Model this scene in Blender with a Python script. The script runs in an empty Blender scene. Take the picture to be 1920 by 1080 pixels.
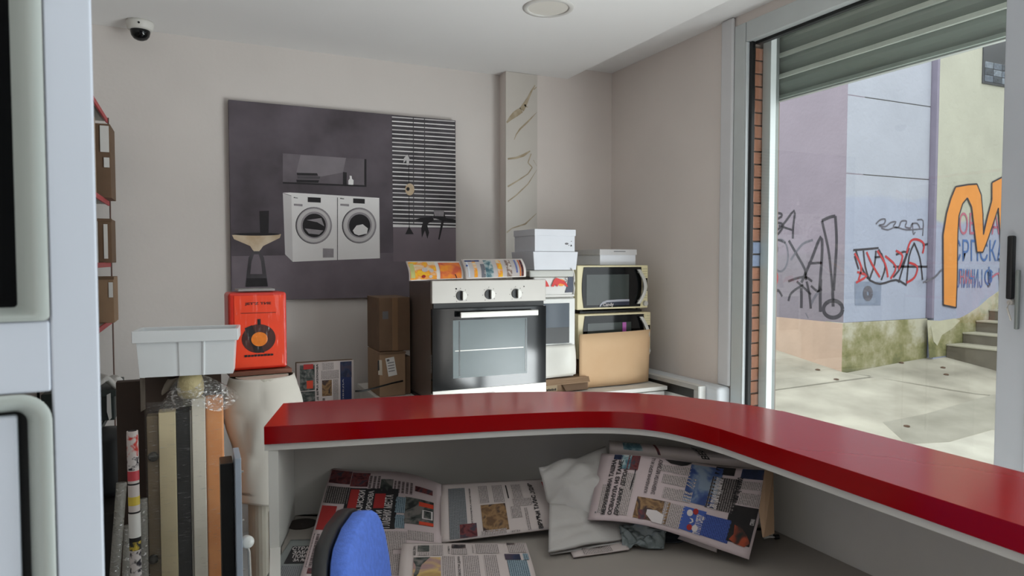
import bpy, bmesh, math, random
from mathutils import Vector, Matrix
random.seed(7)
SC = bpy.context.scene
COL = SC.collection
# ------------------------------------------------------------------ camera
F = 1280.0; YAW = math.radians(24.9); PIT = math.atan(51/1280.0); CZ = 1.5
cam = bpy.data.objects.new('camera', bpy.data.cameras.new('camera')); COL.objects.link(cam)
cam.location = (0, 0, CZ); cam.rotation_euler = (math.pi/2-PIT, 0, -YAW)
cam.data.lens = 24; cam.data.sensor_width = 36; cam.data.clip_start = .02
cam.data.dof.use_dof = True; cam.data.dof.focus_distance = 2.9; cam.data.dof.aperture_fstop = 7.5
SC.camera = cam
# ------------------------------------------------------------------ world, lights, exposure
w = bpy.data.worlds.new('overcast'); SC.world = w; w.use_nodes = True
wn = w.node_tree.nodes; wl = w.node_tree.links
bg = wn['Background']; bg.inputs[0].default_value = (.93, .96, 1.0, 1); bg.inputs[1].default_value = 2.15
SC.view_settings.view_transform = 'Standard'; SC.view_settings.look = 'None'
SC.view_settings.gamma = 1; SC.view_settings.use_curve_mapping = False
SC.view_settings.exposure = 0.4
def area(name, loc, rot, sx, sy, power, col):
    l = bpy.data.lights.new(name, 'AREA'); l.shape = 'RECTANGLE'; l.size = sx; l.size_y = sy; l.energy = power; l.color = col
    o = bpy.data.objects.new(name, l); o.location = loc; o.rotation_euler = rot; COL.objects.link(o); return o
# lamps added outside the side window, standing in for daylight and pavement bounce
area('side_window_daylight', (2.84, .0, 1.35), (0, math.radians(90+0.0), 0), 1.6, 2.4, 20.0, (.90, .95, 1))
area('pavement_bounce', (2.86, .3, .38), (0, math.radians(90+43.0), 0), .6, 2.8, 100.0, (.95, .97, 1))
# ------------------------------------------------------------------ projection helpers (photo pixel -> point on a plane of the room)
_s, _c = math.sin(YAW), math.cos(YAW)
FW = Vector((_s*math.cos(PIT), _c*math.cos(PIT), -math.sin(PIT))); RT = Vector((_c, -_s, 0)); UP = Vector((_s*math.sin(PIT), _c*math.sin(PIT), math.cos(PIT)))
def ray(x, y): return FW + RT*((x-960)/F) + UP*((540-y)/F)
O = Vector((0, 0, CZ))
def pY(x, y, Y): d = ray(x, y); return O + d*(Y/d.y)
def pX(x, y, X): d = ray(x, y); return O + d*(X/d.x)
def pz(x, y, z): d = ray(x, y); return O + d*((z-CZ)/d.z)
def pd(x, y, zc): return O + ray(x, y)*zc
# ------------------------------------------------------------------ materials
def lin(c): return tuple(((v/255/12.92) if v/255 <= .04045 else ((v/255+.055)/1.055)**2.4) for v in c)
MATS = {}
def mat(name, col, rough=.6, metal=0, noise=.06, scale=8, bump=0, bscale=60, coat=0, trans=0, spec=.5, col2=None, alpha=1, emit=None, detail=4):
    if name in MATS: return MATS[name]
    m = bpy.data.materials.new(name); m.use_nodes = True; n = m.node_tree.nodes; l = m.node_tree.links
    p = n['Principled BSDF']; c = lin(col)
    p.inputs['Roughness'].default_value = rough; p.inputs['Metallic'].default_value = metal
    p.inputs['Coat Weight'].default_value = coat; p.inputs['Coat Roughness'].default_value = .05
    p.inputs['Transmission Weight'].default_value = trans; p.inputs['Specular IOR Level'].default_value = spec
    p.inputs['Alpha'].default_value = alpha
    tc = n.new('ShaderNodeTexCoord'); nz = n.new('ShaderNodeTexNoise'); nz.inputs['Scale'].default_value = scale; nz.inputs['Detail'].default_value = detail
    l.new(tc.outputs['Object'], nz.inputs['Vector'])
    r = n.new('ShaderNodeValToRGB'); r.color_ramp.elements[0].position = .3; r.color_ramp.elements[1].position = .7
    a = [max(0, v*(1-noise)) for v in c]; b = [min(1, v*(1+noise)) for v in c]
    if col2: b = lin(col2)
    r.color_ramp.elements[0].color = (*a, 1); r.color_ramp.elements[1].color = (*b, 1)
    l.new(nz.outputs['Fac'], r.inputs['Fac']); l.new(r.outputs['Color'], p.inputs['Base Color'])
    if bump:
        nb = n.new('ShaderNodeTexNoise'); nb.inputs['Scale'].default_value = bscale; nb.inputs['Detail'].default_value = 3
        l.new(tc.outputs['Object'], nb.inputs['Vector'])
        bu = n.new('ShaderNodeBump'); bu.inputs['Strength'].default_value = bump; bu.inputs['Distance'].default_value = .01
        l.new(nb.outputs['Fac'], bu.inputs['Height']); l.new(bu.outputs['Normal'], p.inputs['Normal'])
    if emit: p.inputs['Emission Color'].default_value = (*lin(emit[0]), 1); p.inputs['Emission Strength'].default_value = emit[1]
    MATS[name] = m; return m
WALL = mat('wall paint', (218, 211, 206), .9, noise=.05, scale=1.4, bump=.08, bscale=35)
WALLR = mat('side wall paint', (226, 217, 211), .9, noise=.05, scale=1.4, bump=.08, bscale=35)
CEIL = mat('ceiling paint', (238, 237, 236), .9, noise=.02, scale=1)
FLOOR = mat('floor tile grey', (196, 195, 194), .4, noise=.1, scale=3)
RED = mat('red lacquer', (150, 3, 9), .15, noise=.04, scale=3, coat=.0, spec=.3)
WHITE = mat('white melamine', (214, 212, 206), .45, noise=.02)
CARC = mat('grey white carcass', (196, 192, 186), .5, noise=.03)
PVC = mat('white pvc', (212, 219, 231), .35, noise=.01)
ALU = mat('aluminium frame', (198, 204, 204), .4, metal=.1, noise=.03)
ALUD = mat('dark aluminium', (128, 134, 132), .4, metal=.35, noise=.04)
ALUL = mat('light aluminium', (206, 212, 214), .35, metal=.2, noise=.02)
BLACK = mat('black rubber', (14, 16, 17), .5, noise=.1)
BLKPL = mat('black plastic', (22, 23, 25), .4, noise=.1)
BGLASS = mat('black glass', (12, 14, 16), .08, noise=.05, spec=.4)
STEEL = mat('brushed steel', (176, 172, 166), .42, metal=.35, noise=.03, scale=3)
STEELL = mat('bright steel', (200, 198, 192), .35, metal=.3, noise=.02)
ENAM = mat('white enamel', (222, 222, 218), .3, noise=.02)
CARD = mat('cardboard', (150, 122, 96), .85, noise=.08, scale=12)
CARDD = mat('dark cardboard', (112, 88, 68), .85, noise=.1, scale=12)
CARDL = mat('kraft board', (214, 180, 142), .8, noise=.05, scale=6, col2=(204, 168, 130))
LABEL = mat('paper label', (222, 220, 216), .7, noise=.03)
INK = mat('black ink', (26, 24, 26), .8, noise=.1)
INKG = mat('grey ink', (110, 108, 110), .8, noise=.1)
PAPER = mat('newsprint', (188, 176, 172), .85, noise=.03, scale=5)
PINK = mat('newsprint pink', (184, 168, 168), .85, noise=.03, scale=5)
def glass_mat():
    m = bpy.data.materials.new('clear glass'); m.use_nodes = True; n = m.node_tree.nodes; l = m.node_tree.links
    n.remove(n['Principled BSDF']); o = n['Material Output']
    t = n.new('ShaderNodeBsdfTransparent'); t.inputs[0].default_value = (.97, .99, .98, 1)
    g = n.new('ShaderNodeBsdfGlossy'); g.inputs['Roughness'].default_value = .02
    lw = n.new('ShaderNodeLayerWeight'); lw.inputs[0].default_value = .5; pw = n.new('ShaderNodeMath'); pw.operation = 'POWER'; pw.inputs[1].default_value = 5; l.new(lw.outputs['Facing'], pw.inputs[0]); fr = n.new('ShaderNodeMath'); fr.operation = 'MULTIPLY_ADD'; fr.inputs[1].default_value = .9; fr.inputs[2].default_value = .03; l.new(pw.outputs[0], fr.inputs[0])
    nz = n.new('ShaderNodeTexNoise'); nz.inputs['Scale'].default_value = 2
    mm = n.new('ShaderNodeMath'); mm.operation = 'MULTIPLY_ADD'; mm.inputs[1].default_value = .01; 
    l.new(nz.outputs['Fac'], mm.inputs[0]); l.new(fr.outputs[0], mm.inputs[2])
    mx = n.new('ShaderNodeMixShader'); l.new(mm.outputs[0], mx.inputs[0]); l.new(t.outputs[0], mx.inputs[1]); l.new(g.outputs[0], mx.inputs[2])
    l.new(mx.outputs[0], o.inputs[0]); return m
GLASS = glass_mat()
def film_mat(name, col, op, streak=60, stretch=(1, 1, 8), thr=(.52, .7), gmin=.05):
    "thin plastic film: mostly clear, with glossy wrinkles"
    m = bpy.data.materials.new(name); m.use_nodes = True; n = m.node_tree.nodes; l = m.node_tree.links
    n.remove(n['Principled BSDF']); o = n['Material Output']
    t = n.new('ShaderNodeBsdfTransparent'); g = n.new('ShaderNodeBsdfGlossy'); g.inputs['Roughness'].default_value = .12
    d = n.new('ShaderNodeBsdfDiffuse'); d.inputs[0].default_value = (*lin(col), 1)
    tc = n.new('ShaderNodeTexCoord'); mp = n.new('ShaderNodeMapping'); mp.inputs['Rotation'].default_value = (.0, .5, .2); mp.inputs['Scale'].default_value = stretch
    nz = n.new('ShaderNodeTexNoise'); nz.inputs['Scale'].default_value = streak; nz.inputs['Detail'].default_value = 2
    l.new(tc.outputs['Object'], mp.inputs['Vector']); l.new(mp.outputs[0], nz.inputs['Vector'])
    bu = n.new('ShaderNodeBump'); bu.inputs['Strength'].default_value = .9; bu.inputs['Distance'].default_value = .01
    l.new(nz.outputs['Fac'], bu.inputs['Height']); l.new(bu.outputs[0], g.inputs['Normal']); l.new(bu.outputs[0], d.inputs['Normal'])
    r = n.new('ShaderNodeMapRange'); r.inputs[1].default_value = thr[0]; r.inputs[2].default_value = thr[1]; r.inputs[3].default_value = gmin; r.inputs[4].default_value = .7
    l.new(nz.outputs['Fac'], r.inputs[0])
    m1 = n.new('ShaderNodeMixShader'); m1.inputs[0].default_value = op; l.new(t.outputs[0], m1.inputs[1]); l.new(d.outputs[0], m1.inputs[2])
    m2 = n.new('ShaderNodeMixShader'); l.new(r.outputs[0], m2.inputs[0]); l.new(m1.outputs[0], m2.inputs[1]); l.new(g.outputs[0], m2.inputs[2])
    l.new(m2.outputs[0], o.inputs[0]); return m
FILM = film_mat('cling film', (200, 200, 195), .03, 26, (1.5, 1, 9), (.62, .84))
FILM2 = film_mat('milky film', (190, 188, 180), .5, 30, (2, 2, 5), (.55, .8))
def text_mat(name, paper, ink, pitch=.0042, dens=.55):
    "print of small type: fine lines running across the page (uv in metres)"
    m = bpy.data.materials.new(name); m.use_nodes = True; n = m.node_tree.nodes; l = m.node_tree.links
    p = n['Principled BSDF']; p.inputs['Roughness'].default_value = .85
    uv = n.new('ShaderNodeUVMap'); sp = n.new('ShaderNodeSeparateXYZ'); l.new(uv.outputs[0], sp.inputs[0])
    a = n.new('ShaderNodeMath'); a.operation = 'DIVIDE'; a.inputs[1].default_value = pitch; l.new(sp.outputs[0], a.inputs[0])
    f = n.new('ShaderNodeMath'); f.operation = 'FRACT'; l.new(a.outputs[0], f.inputs[0])
    c = n.new('ShaderNodeMath'); c.operation = 'LESS_THAN'; c.inputs[1].default_value = .58; l.new(f.outputs[0], c.inputs[0])
    fl = n.new('ShaderNodeMath'); fl.operation = 'FLOOR'; l.new(a.outputs[0], fl.inputs[0])
    cb = n.new('ShaderNodeCombineXYZ'); l.new(fl.outputs[0], cb.inputs[0])
    ys = n.new('ShaderNodeMath'); ys.operation = 'MULTIPLY'; ys.inputs[1].default_value = 260; l.new(sp.outputs[1], ys.inputs[0]); l.new(ys.outputs[0], cb.inputs[1])
    nz = n.new('ShaderNodeTexNoise'); nz.inputs['Scale'].default_value = 1.0; nz.inputs['Detail'].default_value = 1; l.new(cb.outputs[0], nz.inputs['Vector'])
    g = n.new('ShaderNodeMapRange'); g.inputs[1].default_value = .35; g.inputs[2].default_value = .5; g.inputs[3].default_value = .25; g.inputs[4].default_value = 1; l.new(nz.outputs[0], g.inputs[0])
    k = n.new('ShaderNodeMath'); k.operation = 'MULTIPLY'; l.new(c.outputs[0], k.inputs[0]); l.new(g.outputs[0], k.inputs[1])
    k2 = n.new('ShaderNodeMath'); k2.operation = 'MULTIPLY'; k2.inputs[1].default_value = dens; l.new(k.outputs[0], k2.inputs[0])
    mx = n.new('ShaderNodeMix'); mx.data_type = 'RGBA'; l.new(k2.outputs[0], mx.inputs[0])
    mx.inputs[6].default_value = (*lin(paper), 1); mx.inputs[7].default_value = (*lin(ink), 1); l.new(mx.outputs[2], p.inputs['Base Color'])
    return m
TX = {'t': text_mat('small type', (184, 172, 168), (50, 46, 48), .0045, .7), 'tg': text_mat('small type on grey', (120, 122, 124), (50, 50, 54), .0045, .6),
      'tb': text_mat('small type on blue', (62, 84, 150), (22, 34, 86), .0045, .8), 'tc': text_mat('small type on pale blue', (132, 150, 158), (40, 60, 76), .005, .8),
      'tk': text_mat('white type on black', (30, 24, 24), (150, 140, 136), .006, .6), 'tl': text_mat('bold type on paper', (176, 160, 160), (44, 28, 30), .012, .85)}
def photo_mat(name, c1, c2, c3, scale=14):
    m = bpy.data.materials.new(name); m.use_nodes = True; n = m.node_tree.nodes; l = m.node_tree.links
    p = n['Principled BSDF']; p.inputs['Roughness'].default_value = .8
    tc = n.new('ShaderNodeTexCoord'); nz = n.new('ShaderNodeTexNoise'); nz.inputs['Scale'].default_value = scale; nz.inputs['Detail'].default_value = 4; nz.inputs['Distortion'].default_value = .6
    l.new(tc.outputs['Object'], nz.inputs['Vector']); r = n.new('ShaderNodeValToRGB'); e = r.color_ramp.elements
    e[0].position = .38; e[0].color = (*lin(c1), 1); e[1].position = .62; e[1].color = (*lin(c3), 1); x = e.new(.5); x.color = (*lin(c2), 1)
    l.new(nz.outputs[0], r.inputs[0]); l.new(r.outputs[0], p.inputs[0]); return m
PH = {'dk': photo_mat('dark photo', (20, 18, 20), (52, 44, 46), (110, 96, 92), 40), 'rd': photo_mat('reddish photo', (60, 20, 26), (110, 50, 50), (60, 50, 60), 50),
      'br': photo_mat('brown photo', (96, 70, 46), (140, 108, 72), (60, 44, 40), 30), 'gr': photo_mat('green grey photo', (30, 34, 32), (70, 74, 70), (110, 104, 100), 40),
      'bl': photo_mat('blue photo', (40, 60, 110), (70, 90, 130), (120, 134, 150), 18), 'yl': photo_mat('yellow photo', (160, 130, 80), (190, 160, 100), (150, 120, 120), 16),
      'or': photo_mat('orange cover', (236, 150, 40), (224, 120, 60), (200, 90, 60), 16), 'ye': photo_mat('yellow cover', (240, 190, 40), (236, 150, 50), (220, 200, 170), 20),
      'te': photo_mat('teal photo', (60, 96, 110), (110, 140, 146), (180, 190, 190), 30), 'sk': photo_mat('pale portrait', (170, 150, 140), (120, 96, 86), (214, 204, 196), 40),
      'ad': photo_mat('dark advert', (10, 9, 10), (22, 18, 18), (34, 30, 28), 14), 'fi': photo_mat('fire glow', (150, 60, 30), (70, 34, 24), (24, 30, 26), 30),
      'nv': photo_mat('navy photo', (24, 32, 56), (34, 46, 74), (60, 50, 66), 30)}
REDI = mat('red ink', (150, 36, 34), .8); ORI = mat('orange ink', (190, 62, 36), .8); WHI = mat('white ink', (196, 188, 186), .8)
BLUI = mat('blue ink', (58, 82, 150), .8); NAVY = mat('navy ink', (26, 38, 80), .8)
# ------------------------------------------------------------------ mesh building
class MB:
    def __init__(s, xf=None): s.v = []; s.f = []; s.xf = xf; s.uv = None
    def add(s, vs, fs):
        b = len(s.v); s.v += [Vector(v) for v in vs]; s.f += [tuple(b+i for i in f) for f in fs]; return s
    def box(s, x0, x1, y0, y1, z0, z1):
        return s.add([(x0,y0,z0),(x1,y0,z0),(x1,y1,z0),(x0,y1,z0),(x0,y0,z1),(x1,y0,z1),(x1,y1,z1),(x0,y1,z1)],
                     [(0,3,2,1),(4,5,6,7),(0,1,5,4),(1,2,6,5),(2,3,7,6),(3,0,4,7)])
    def prism(s, pts, z0, z1):
        n = len(pts); return s.add([(x,y,z0) for x,y in pts]+[(x,y,z1) for x,y in pts],
                 [tuple(range(n-1,-1,-1)), tuple(range(n,2*n))]+[(i,(i+1)%n,n+(i+1)%n,n+i) for i in range(n)])
    def slab(s, pts, off):
        "3d polygon extruded by vector off"
        n = len(pts); off = Vector(off); P = [Vector(p) for p in pts]
        return s.add(P+[p+off for p in P], [tuple(range(n-1,-1,-1)), tuple(range(n,2*n))]+[(i,(i+1)%n,n+(i+1)%n,n+i) for i in range(n)])
    def cyl(s, a, b, r0, r1=None, n=20):
        a = Vector(a); b = Vector(b); r1 = r0 if r1 is None else r1
        q = (b-a).to_track_quat('Z','Y'); vs = []
        for p, r in ((a,r0),(b,r1)):
            for i in range(n): t = 2*math.pi*i/n; vs.append(p+q@Vector((r*math.cos(t), r*math.sin(t), 0)))
        return s.add(vs, [tuple(range(n-1,-1,-1)), tuple(range(n,2*n))]+[(i,(i+1)%n,n+(i+1)%n,n+i) for i in range(n)])
    def lathe(s, c, prof, n=32):
        "prof: list of (radius, z)"
        c = Vector(c); vs = []; fs = []; m = len(prof)
        for i in range(n):
            t = 2*math.pi*i/n
            for r, z in prof: vs.append(c+Vector((r*math.cos(t), r*math.sin(t), z)))
        for i in range(n):
            j = (i+1) % n
            for k in range(m-1): fs.append((i*m+k, j*m+k, j*m+k+1, i*m+k+1))
        return s.add(vs, fs)
    def tube(s, path, r, n=8):
        P = [Vector(p) for p in path]; rings = []
        for i, p in enumerate(P):
            d = (P[min(i+1,len(P)-1)]-P[max(i-1,0)]).normalized(); q = d.to_track_quat('Z','Y'); rr = r[i] if isinstance(r, (list, tuple)) else r
            rings.append([p+q@Vector((rr*math.cos(2*math.pi*k/n), rr*math.sin(2*math.pi*k/n), 0)) for k in range(n)])
        fs = [tuple(range(n-1,-1,-1)), tuple((len(P)-1)*n+k for k in range(n))]
        for i in range(len(P)-1):
            for k in range(n): fs.append((i*n+k, i*n+(k+1)%n, (i+1)*n+(k+1)%n, (i+1)*n+k))
        return s.add([v for g in rings for v in g], fs)
    def grid(s, fn, nu, nv, close=False):
        vs = [fn(i/nu, j/nv) for j in range(nv+1) for i in range(nu+1)]
        return s.add(vs, [(j*(nu+1)+i, j*(nu+1)+i+1, (j+1)*(nu+1)+i+1, (j+1)*(nu+1)+i) for j in range(nv) for i in range(nu)])
    def build(s, name, m, parent=None, bevel=0, smooth=False, solid=0, seg=2, subd=0, label=None):
        me = bpy.data.meshes.new(name); off = wloc(parent) if parent else Vector()
        vs = [s.xf@v for v in s.v] if s.xf else s.v
        me.from_pydata([v-off for v in vs], [], s.f); me.update()
        if s.uv:
            ul = me.uv_layers.new(name='UVMap')
            for lp in me.loops: ul.data[lp.index].uv = s.uv[lp.vertex_index]
        bm = bmesh.new(); bm.from_mesh(me); 
        if solid == 0: bmesh.ops.recalc_face_normals(bm, faces=bm.faces)
        bm.to_mesh(me); bm.free()
        me.materials.append(m)
        if smooth:
            for p in me.polygons: p.use_smooth = True
        o = bpy.data.objects.new(name, me); COL.objects.link(o)
        if parent: o.parent = parent
        if solid: md = o.modifiers.new('thick', 'SOLIDIFY'); md.thickness = solid; md.offset = -1
        if bevel:
            md = o.modifiers.new('bevel', 'BEVEL'); md.width = bevel; md.segments = seg; md.limit_method = 'ANGLE'; md.angle_limit = math.radians(40)
            md.harden_normals = False
            for p in me.polygons: p.use_smooth = True
            ms = o.modifiers.new('wn', 'WEIGHTED_NORMAL')
        if subd: md = o.modifiers.new('sub', 'SUBSURF'); md.levels = subd; md.render_levels = subd
        if label: o['label'] = label
        return o
def wloc(o):
    v = Vector()
    while o: v += o.location; o = o.parent
    return v
def tag(o, label, cat, group=None, kind=None):
    o['label'] = label; o['category'] = cat
    if group: o['group'] = group
    if kind: o['kind'] = kind
    return o
def thing(name, loc, label, cat, group=None):
    o = bpy.data.objects.new(name, None); COL.objects.link(o); o.location = loc; o.empty_display_size = .05
    return tag(o, label, cat, group)
def struct(mb, name, m, **k):
    o = mb.build(name, m, **k); o['kind'] = 'structure'; return o
def cbox(name, m, x0, x1, y0, y1, z0, z1, parent=None, bevel=.002, **k): return MB().box(x0,x1,y0,y1,z0,z1).build(name, m, parent, bevel=bevel, **k)
_tc = {}
def text2d(body, bold=.0):
    "outline of a line of text as flat verts/faces, normalised: x 0..w, y 0..1 (cap height)"
    key = (body, bold)
    if key in _tc: return _tc[key]
    c = bpy.data.curves.new('type', 'FONT'); c.body = body; c.offset = bold; c.resolution_u = 2
    o = bpy.data.objects.new('type', c); COL.objects.link(o)
    dg = bpy.context.evaluated_depsgraph_get(); ev = o.evaluated_get(dg); me = ev.to_mesh()
    vs = [(v.co.x, v.co.y) for v in me.vertices]; fs = [tuple(p.vertices) for p in me.polygons]; ev.to_mesh_clear()
    bpy.data.objects.remove(o); bpy.data.curves.remove(c)
    x0 = min(v[0] for v in vs); x1 = max(v[0] for v in vs); y0 = min(v[1] for v in vs); y1 = max(v[1] for v in vs)
    r = [((x-x0)/(x1-x0), (y-y0)/(y1-y0)) for x, y in vs], fs; _tc[key] = r; return r
def put_text(name, body, p0, px, py, m, parent, bold=.02, lift=(0,0,0)):
    "text filling the parallelogram p0 (lower left), px (lower right), py (upper left)"
    vs, fs = text2d(body, bold); p0, px, py = Vector(p0), Vector(px), Vector(py); L = Vector(lift)
    mb = MB(); mb.add([p0+(px-p0)*a+(py-p0)*b+L for a, b in vs], fs)
    return mb.build(name, m, parent)
def bar2(mb, a, b, wd, n, th=.0006):
    "flat stroke on a plane with normal n"
    a, b, n = Vector(a), Vector(b), Vector(n); d = (b-a).normalized(); s = d.cross(n).normalized()*wd/2
    mb.add([a-s+n*th, b-s+n*th, b+s+n*th, a+s+n*th], [(0,1,2,3)])
# ================================================================== THE ROOM
XR = 2.545; YB = 4.0; XL = -.72; YF = -1.75; ZL = 2.675; ZU = 2.75
struct(MB().box(XL-.2, XR+.3, YF-.3, YB+.2, -.12, 0), 'floor', FLOOR)
struct(MB().box(XL-.2, XR+.3, YB, YB+.2, 0, 2.95), 'wall_back', WALL)
struct(MB().box(XL-.2, XL, YF, YB, 0, 2.95), 'wall_left', WALL)
pil = MB().box(1.77, XR, 3.9, YB, 0, ZL+.08); struct(pil, 'wall_back', WALLR)
struct(MB().box(XL, 2.206, YF, YB, ZL, 2.95), 'ceiling', CEIL)
struct(MB().box(2.206, XR, YF, YB, ZU, 2.95), 'ceiling', mat('raised ceiling paint', (234, 233, 232), .9, noise=.02))
# right wall with window opening  Y -1.3 .. 2.75, z .05 .. 2.7
wr = struct(MB().box(XR, XR+.21, 2.75, YB, 0, 2.95), 'wall_right', WALLR)
struct(MB().box(XR, XR+.26, YF, 2.75, 2.70, 2.95), 'wall_right', WALLR)
struct(MB().box(XR, XR+.26, YF, -1.3, 0, 2.70), 'wall_right', WALLR)
struct(MB().box(XR, XR+.21, -1.3, 2.75, 0, .05), 'wall_right', WALLR)
# front: unseen wall, closed and coloured dark to cut light from behind
struct(MB().box(XL, XR+.3, YF-.2, YF, 0, 2.95), 'wall_front', mat('dark back wall', (74, 72, 72), .8))
# cream outer face of the building above and beside the window
# brick reveal outside the window
BR = mat('orange brick', (122, 82, 62), .8, noise=.1, scale=20); BRG = mat('blue grey brick', (100, 110, 130), .8, noise=.1, scale=20)
MORT = mat('mortar', (120, 108, 100), .9)
struct(MB().box(2.612, 2.80, 2.692, 2.75, 0, 2.95), 'trim_1', MORT)
z = .02; k = 0; bmesh1 = None
while z < 2.56:
    mtl = BRG if 1.47 < z+.03 < 1.60 else BR
    b = cbox('brick', mtl, 2.614, 2.76, 2.680-.002*(k % 3), 2.70, z, z+.058, wr, bevel=.002)
    z += .066; k += 1
# window 1: outer frame, black gasket, sash
wf = bpy.data.objects.new('window_1', None); COL.objects.link(wf); wf.location = (XR, 1.0, 0); wf['kind'] = 'structure'
cbox('jamb', ALU, XR-.012, 2.60, 2.666, 2.742, .05, 2.70, wf, .004)
cbox('jamb', ALUL, XR-.012, 2.552, 2.654, 2.664, .05, 2.60, wf, .002, label='bright inner edge of the jamb')
cbox('head', ALU, XR-.012, 2.60, -1.3, 2.662, 2.602, 2.70, wf, .004)
cbox('gasket', BLACK, 2.552, 2.572, 2.636, 2.668, .06, 2.60, wf, .001)
cbox('gasket', BLACK, XR+.03, 2.605, 1.42, 2.64, 2.588, 2.603, wf, .001)
cbox('sill', ALU, XR-.012, 2.61, -1.3, 2.742, .03, .08, wf, .003)
cbox('glass_pane', GLASS, 2.575, 2.579, 1.40, 2.64, .07, 2.60, wf, 0)
# sliding sash with handle
DOORG = mat('grey sash pvc', (178, 182, 188), .4, noise=.02)
cbox('stile', DOORG, XR-.03, 2.59, 1.335, 1.43, .05, 2.62, wf, .004, label='grey closing stile of the sliding sash')
cbox('stile', DOORG, XR-.045, 2.57, 1.23, 1.333, .05, 2.66, wf, .006)
cbox('glass_pane', GLASS, 2.555, 2.559, -.05, 1.24, .07, 2.6, wf, 0)
cbox('stile', DOORG, XR-.03, 2.59, -.14, -.05, .05, 2.62, wf, .004)
cbox('glass_pane', GLASS, 2.575, 2.579, -1.28, -.14, .07, 2.6, wf, 0)
h = cbox('handle', BLKPL, XR-.052, XR-.03, 1.375, 1.395, 1.37, 1.585, wf, .005, label='black pull handle of the sash')
cbox('lock_rod', ALUD, XR-.056, XR-.04, 1.352, 1.364, 1.27, 1.47, h, .004)
MB().cyl((XR-.062, 1.375, 1.36), (XR-.03, 1.375, 1.36), .009, n=12).build('key_cylinder', STEEL, h)
MB().tube([(XR-.065,1.375,1.36),(XR-.068,1.378,1.34),(XR-.06,1.37,1.30)], .003, 6).build('key', STEEL, h)
# white lining beside the window
struct(MB().box(2.522, XR, 2.744, 2.832, .84, 2.75), 'trim_2', mat('white lining paint', (216, 216, 218), .5, noise=.02), bevel=.012, seg=4)
struct(MB().box(2.455, XR, 2.745, 3.45, 0, .84), 'trim_3', mat('white boxing paint', (218, 222, 226), .5, noise=.02), bevel=.02, seg=3)
# roller shutter outside, half lowered
sh = thing('roller_shutter', (2.80, 2.0, 2.34), 'grey green metal roller shutter hanging half lowered outside the window', 'shutter')
SHM = mat('shutter paint', (128, 138, 130), .45, metal=.1, noise=.08, scale=4)
zb = 2.345
for k in range(6):
    z0 = zb + .018 + k*.107
    prof = [(0,0),(-.006,.012),(-.016,.03),(-.02,.055),(-.016,.08),(-.004,.094),(0,.107)]
    mb = MB(); mb.slab([(2.785+a, -1.25, z0+b) for a, b in prof]+[(2.80, -1.25, z0+.105),(2.80,-1.25,z0+.002)], (0, 3.95, 0))
    mb.build('slat', SHM, sh, smooth=False)
    MB().box(2.758, 2.80, -1.25, 2.70, z0+.078, z0+.102).build('slat_rib', mat('shutter rib', (178, 184, 174), .4, metal=.0), sh, bevel=.004)
cbox('bottom_rail', SHM, 2.765, 2.81, -1.25, 2.70, zb-.006, zb+.012, sh, .003)
cbox('seal_lip', mat('pale lip', (140, 144, 140), .5), 2.775, 2.80, -1.25, 2.70, zb-.014, zb-.006, sh, .001)
gr_ = cbox('guide_rail', ALU, 2.662, 2.70, 2.62, 2.676, .0, 2.95, sh, .003); cbox('guide_rail', ALUD, 2.70, 2.762, 2.66, 2.70, 0, 2.95, sh, .003)
cbox('guide_lip', ALU, 2.748, 2.762, 2.705, 2.72, 0, 2.345, gr_, .002)
# ================================================================== COUNTER
rc = thing('reception_counter', (.9, 1.8, 0), 'white reception counter with a thick glossy red top curving round the corner', 'counter')
outer = [(.235,2.148),(.404,2.128),(.594,2.100),(.831,2.050),(1.0,1.993),(1.15,1.925),(1.26,1.858),(1.345,1.780),(1.40,1.712),(1.455,1.617),(1.494,1.530),(1.515,1.44),(1.522,1.34),(1.522,.45)]
inner = [(1.213,.45),(1.213,1.25),(1.211,1.36),(1.196,1.46),(1.178,1.52),(1.150,1.568),(1.115,1.603),(1.076,1.632),(1.02,1.660),(.961,1.682),(.83,1.718),(.679,1.752),(.427,1.805),(.155,1.862)]
def smooth_poly(p, n=5):
    "catmull-rom through the points"
    out = []
    for i in range(len(p)-1):
        a = Vector(p[max(i-1,0)]); b = Vector(p[i]); c = Vector(p[i+1]); d = Vector(p[min(i+2,len(p)-1)])
        for k in range(n):
            t = k/n; out.append(.5*((2*b)+(c-a)*t+(2*a-5*b+4*c-d)*t*t+(3*b-a-3*c+d)*t**3))
    out.append(Vector(p[-1])); return [tuple(v) for v in out]
so = smooth_poly(outer, 4); si = smooth_poly(inner, 4)
def strip_prism(A, B, z0, z1):
    "solid between two polylines"
    n = min(len(A), len(B)); mb = MB(); vs = []
    for a, b in zip(A, B): vs += [(*a, z0), (*a, z1), (*b, z0), (*b, z1)]
    fs = []
    for i in range(n-1):
        k = 4*i; q = k+4; fs += [(k+1,q+1,q+3,k+3),(k,k+2,q+2,q),(k,q,q+1,k+1),(k+2,k+3,q+3,q+2)]
    fs += [(0,1,3,2), (4*(n-1),4*(n-1)+2,4*(n-1)+3,4*(n-1)+1)]
    return mb.add(vs, fs)
sir = si[::-1]
def shift(P, d):
    out = []
    for i, p in enumerate(P):
        a = Vector(P[max(i-1,0)]); b = Vector(P[min(i+1,len(P)-1)]); t = (b-a).normalized(); nrm = Vector((t.y, -t.x)); out.append(tuple(Vector(p)+nrm*d))
    return out
MB().prism(so+si, 1.023, 1.07).build('counter_top', RED, rc, bevel=.0025, seg=2)
ii = shift(sir, -.008); oi = shift(so, .006)
strip_prism(oi, ii, 1.004, 1.0225).build('top_liner', WHITE, rc, bevel=.001)
strip_prism(shift(so, .03), shift(so, .05), .02, 1.004).build('back_panel', CARC, rc, bevel=.001)
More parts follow.
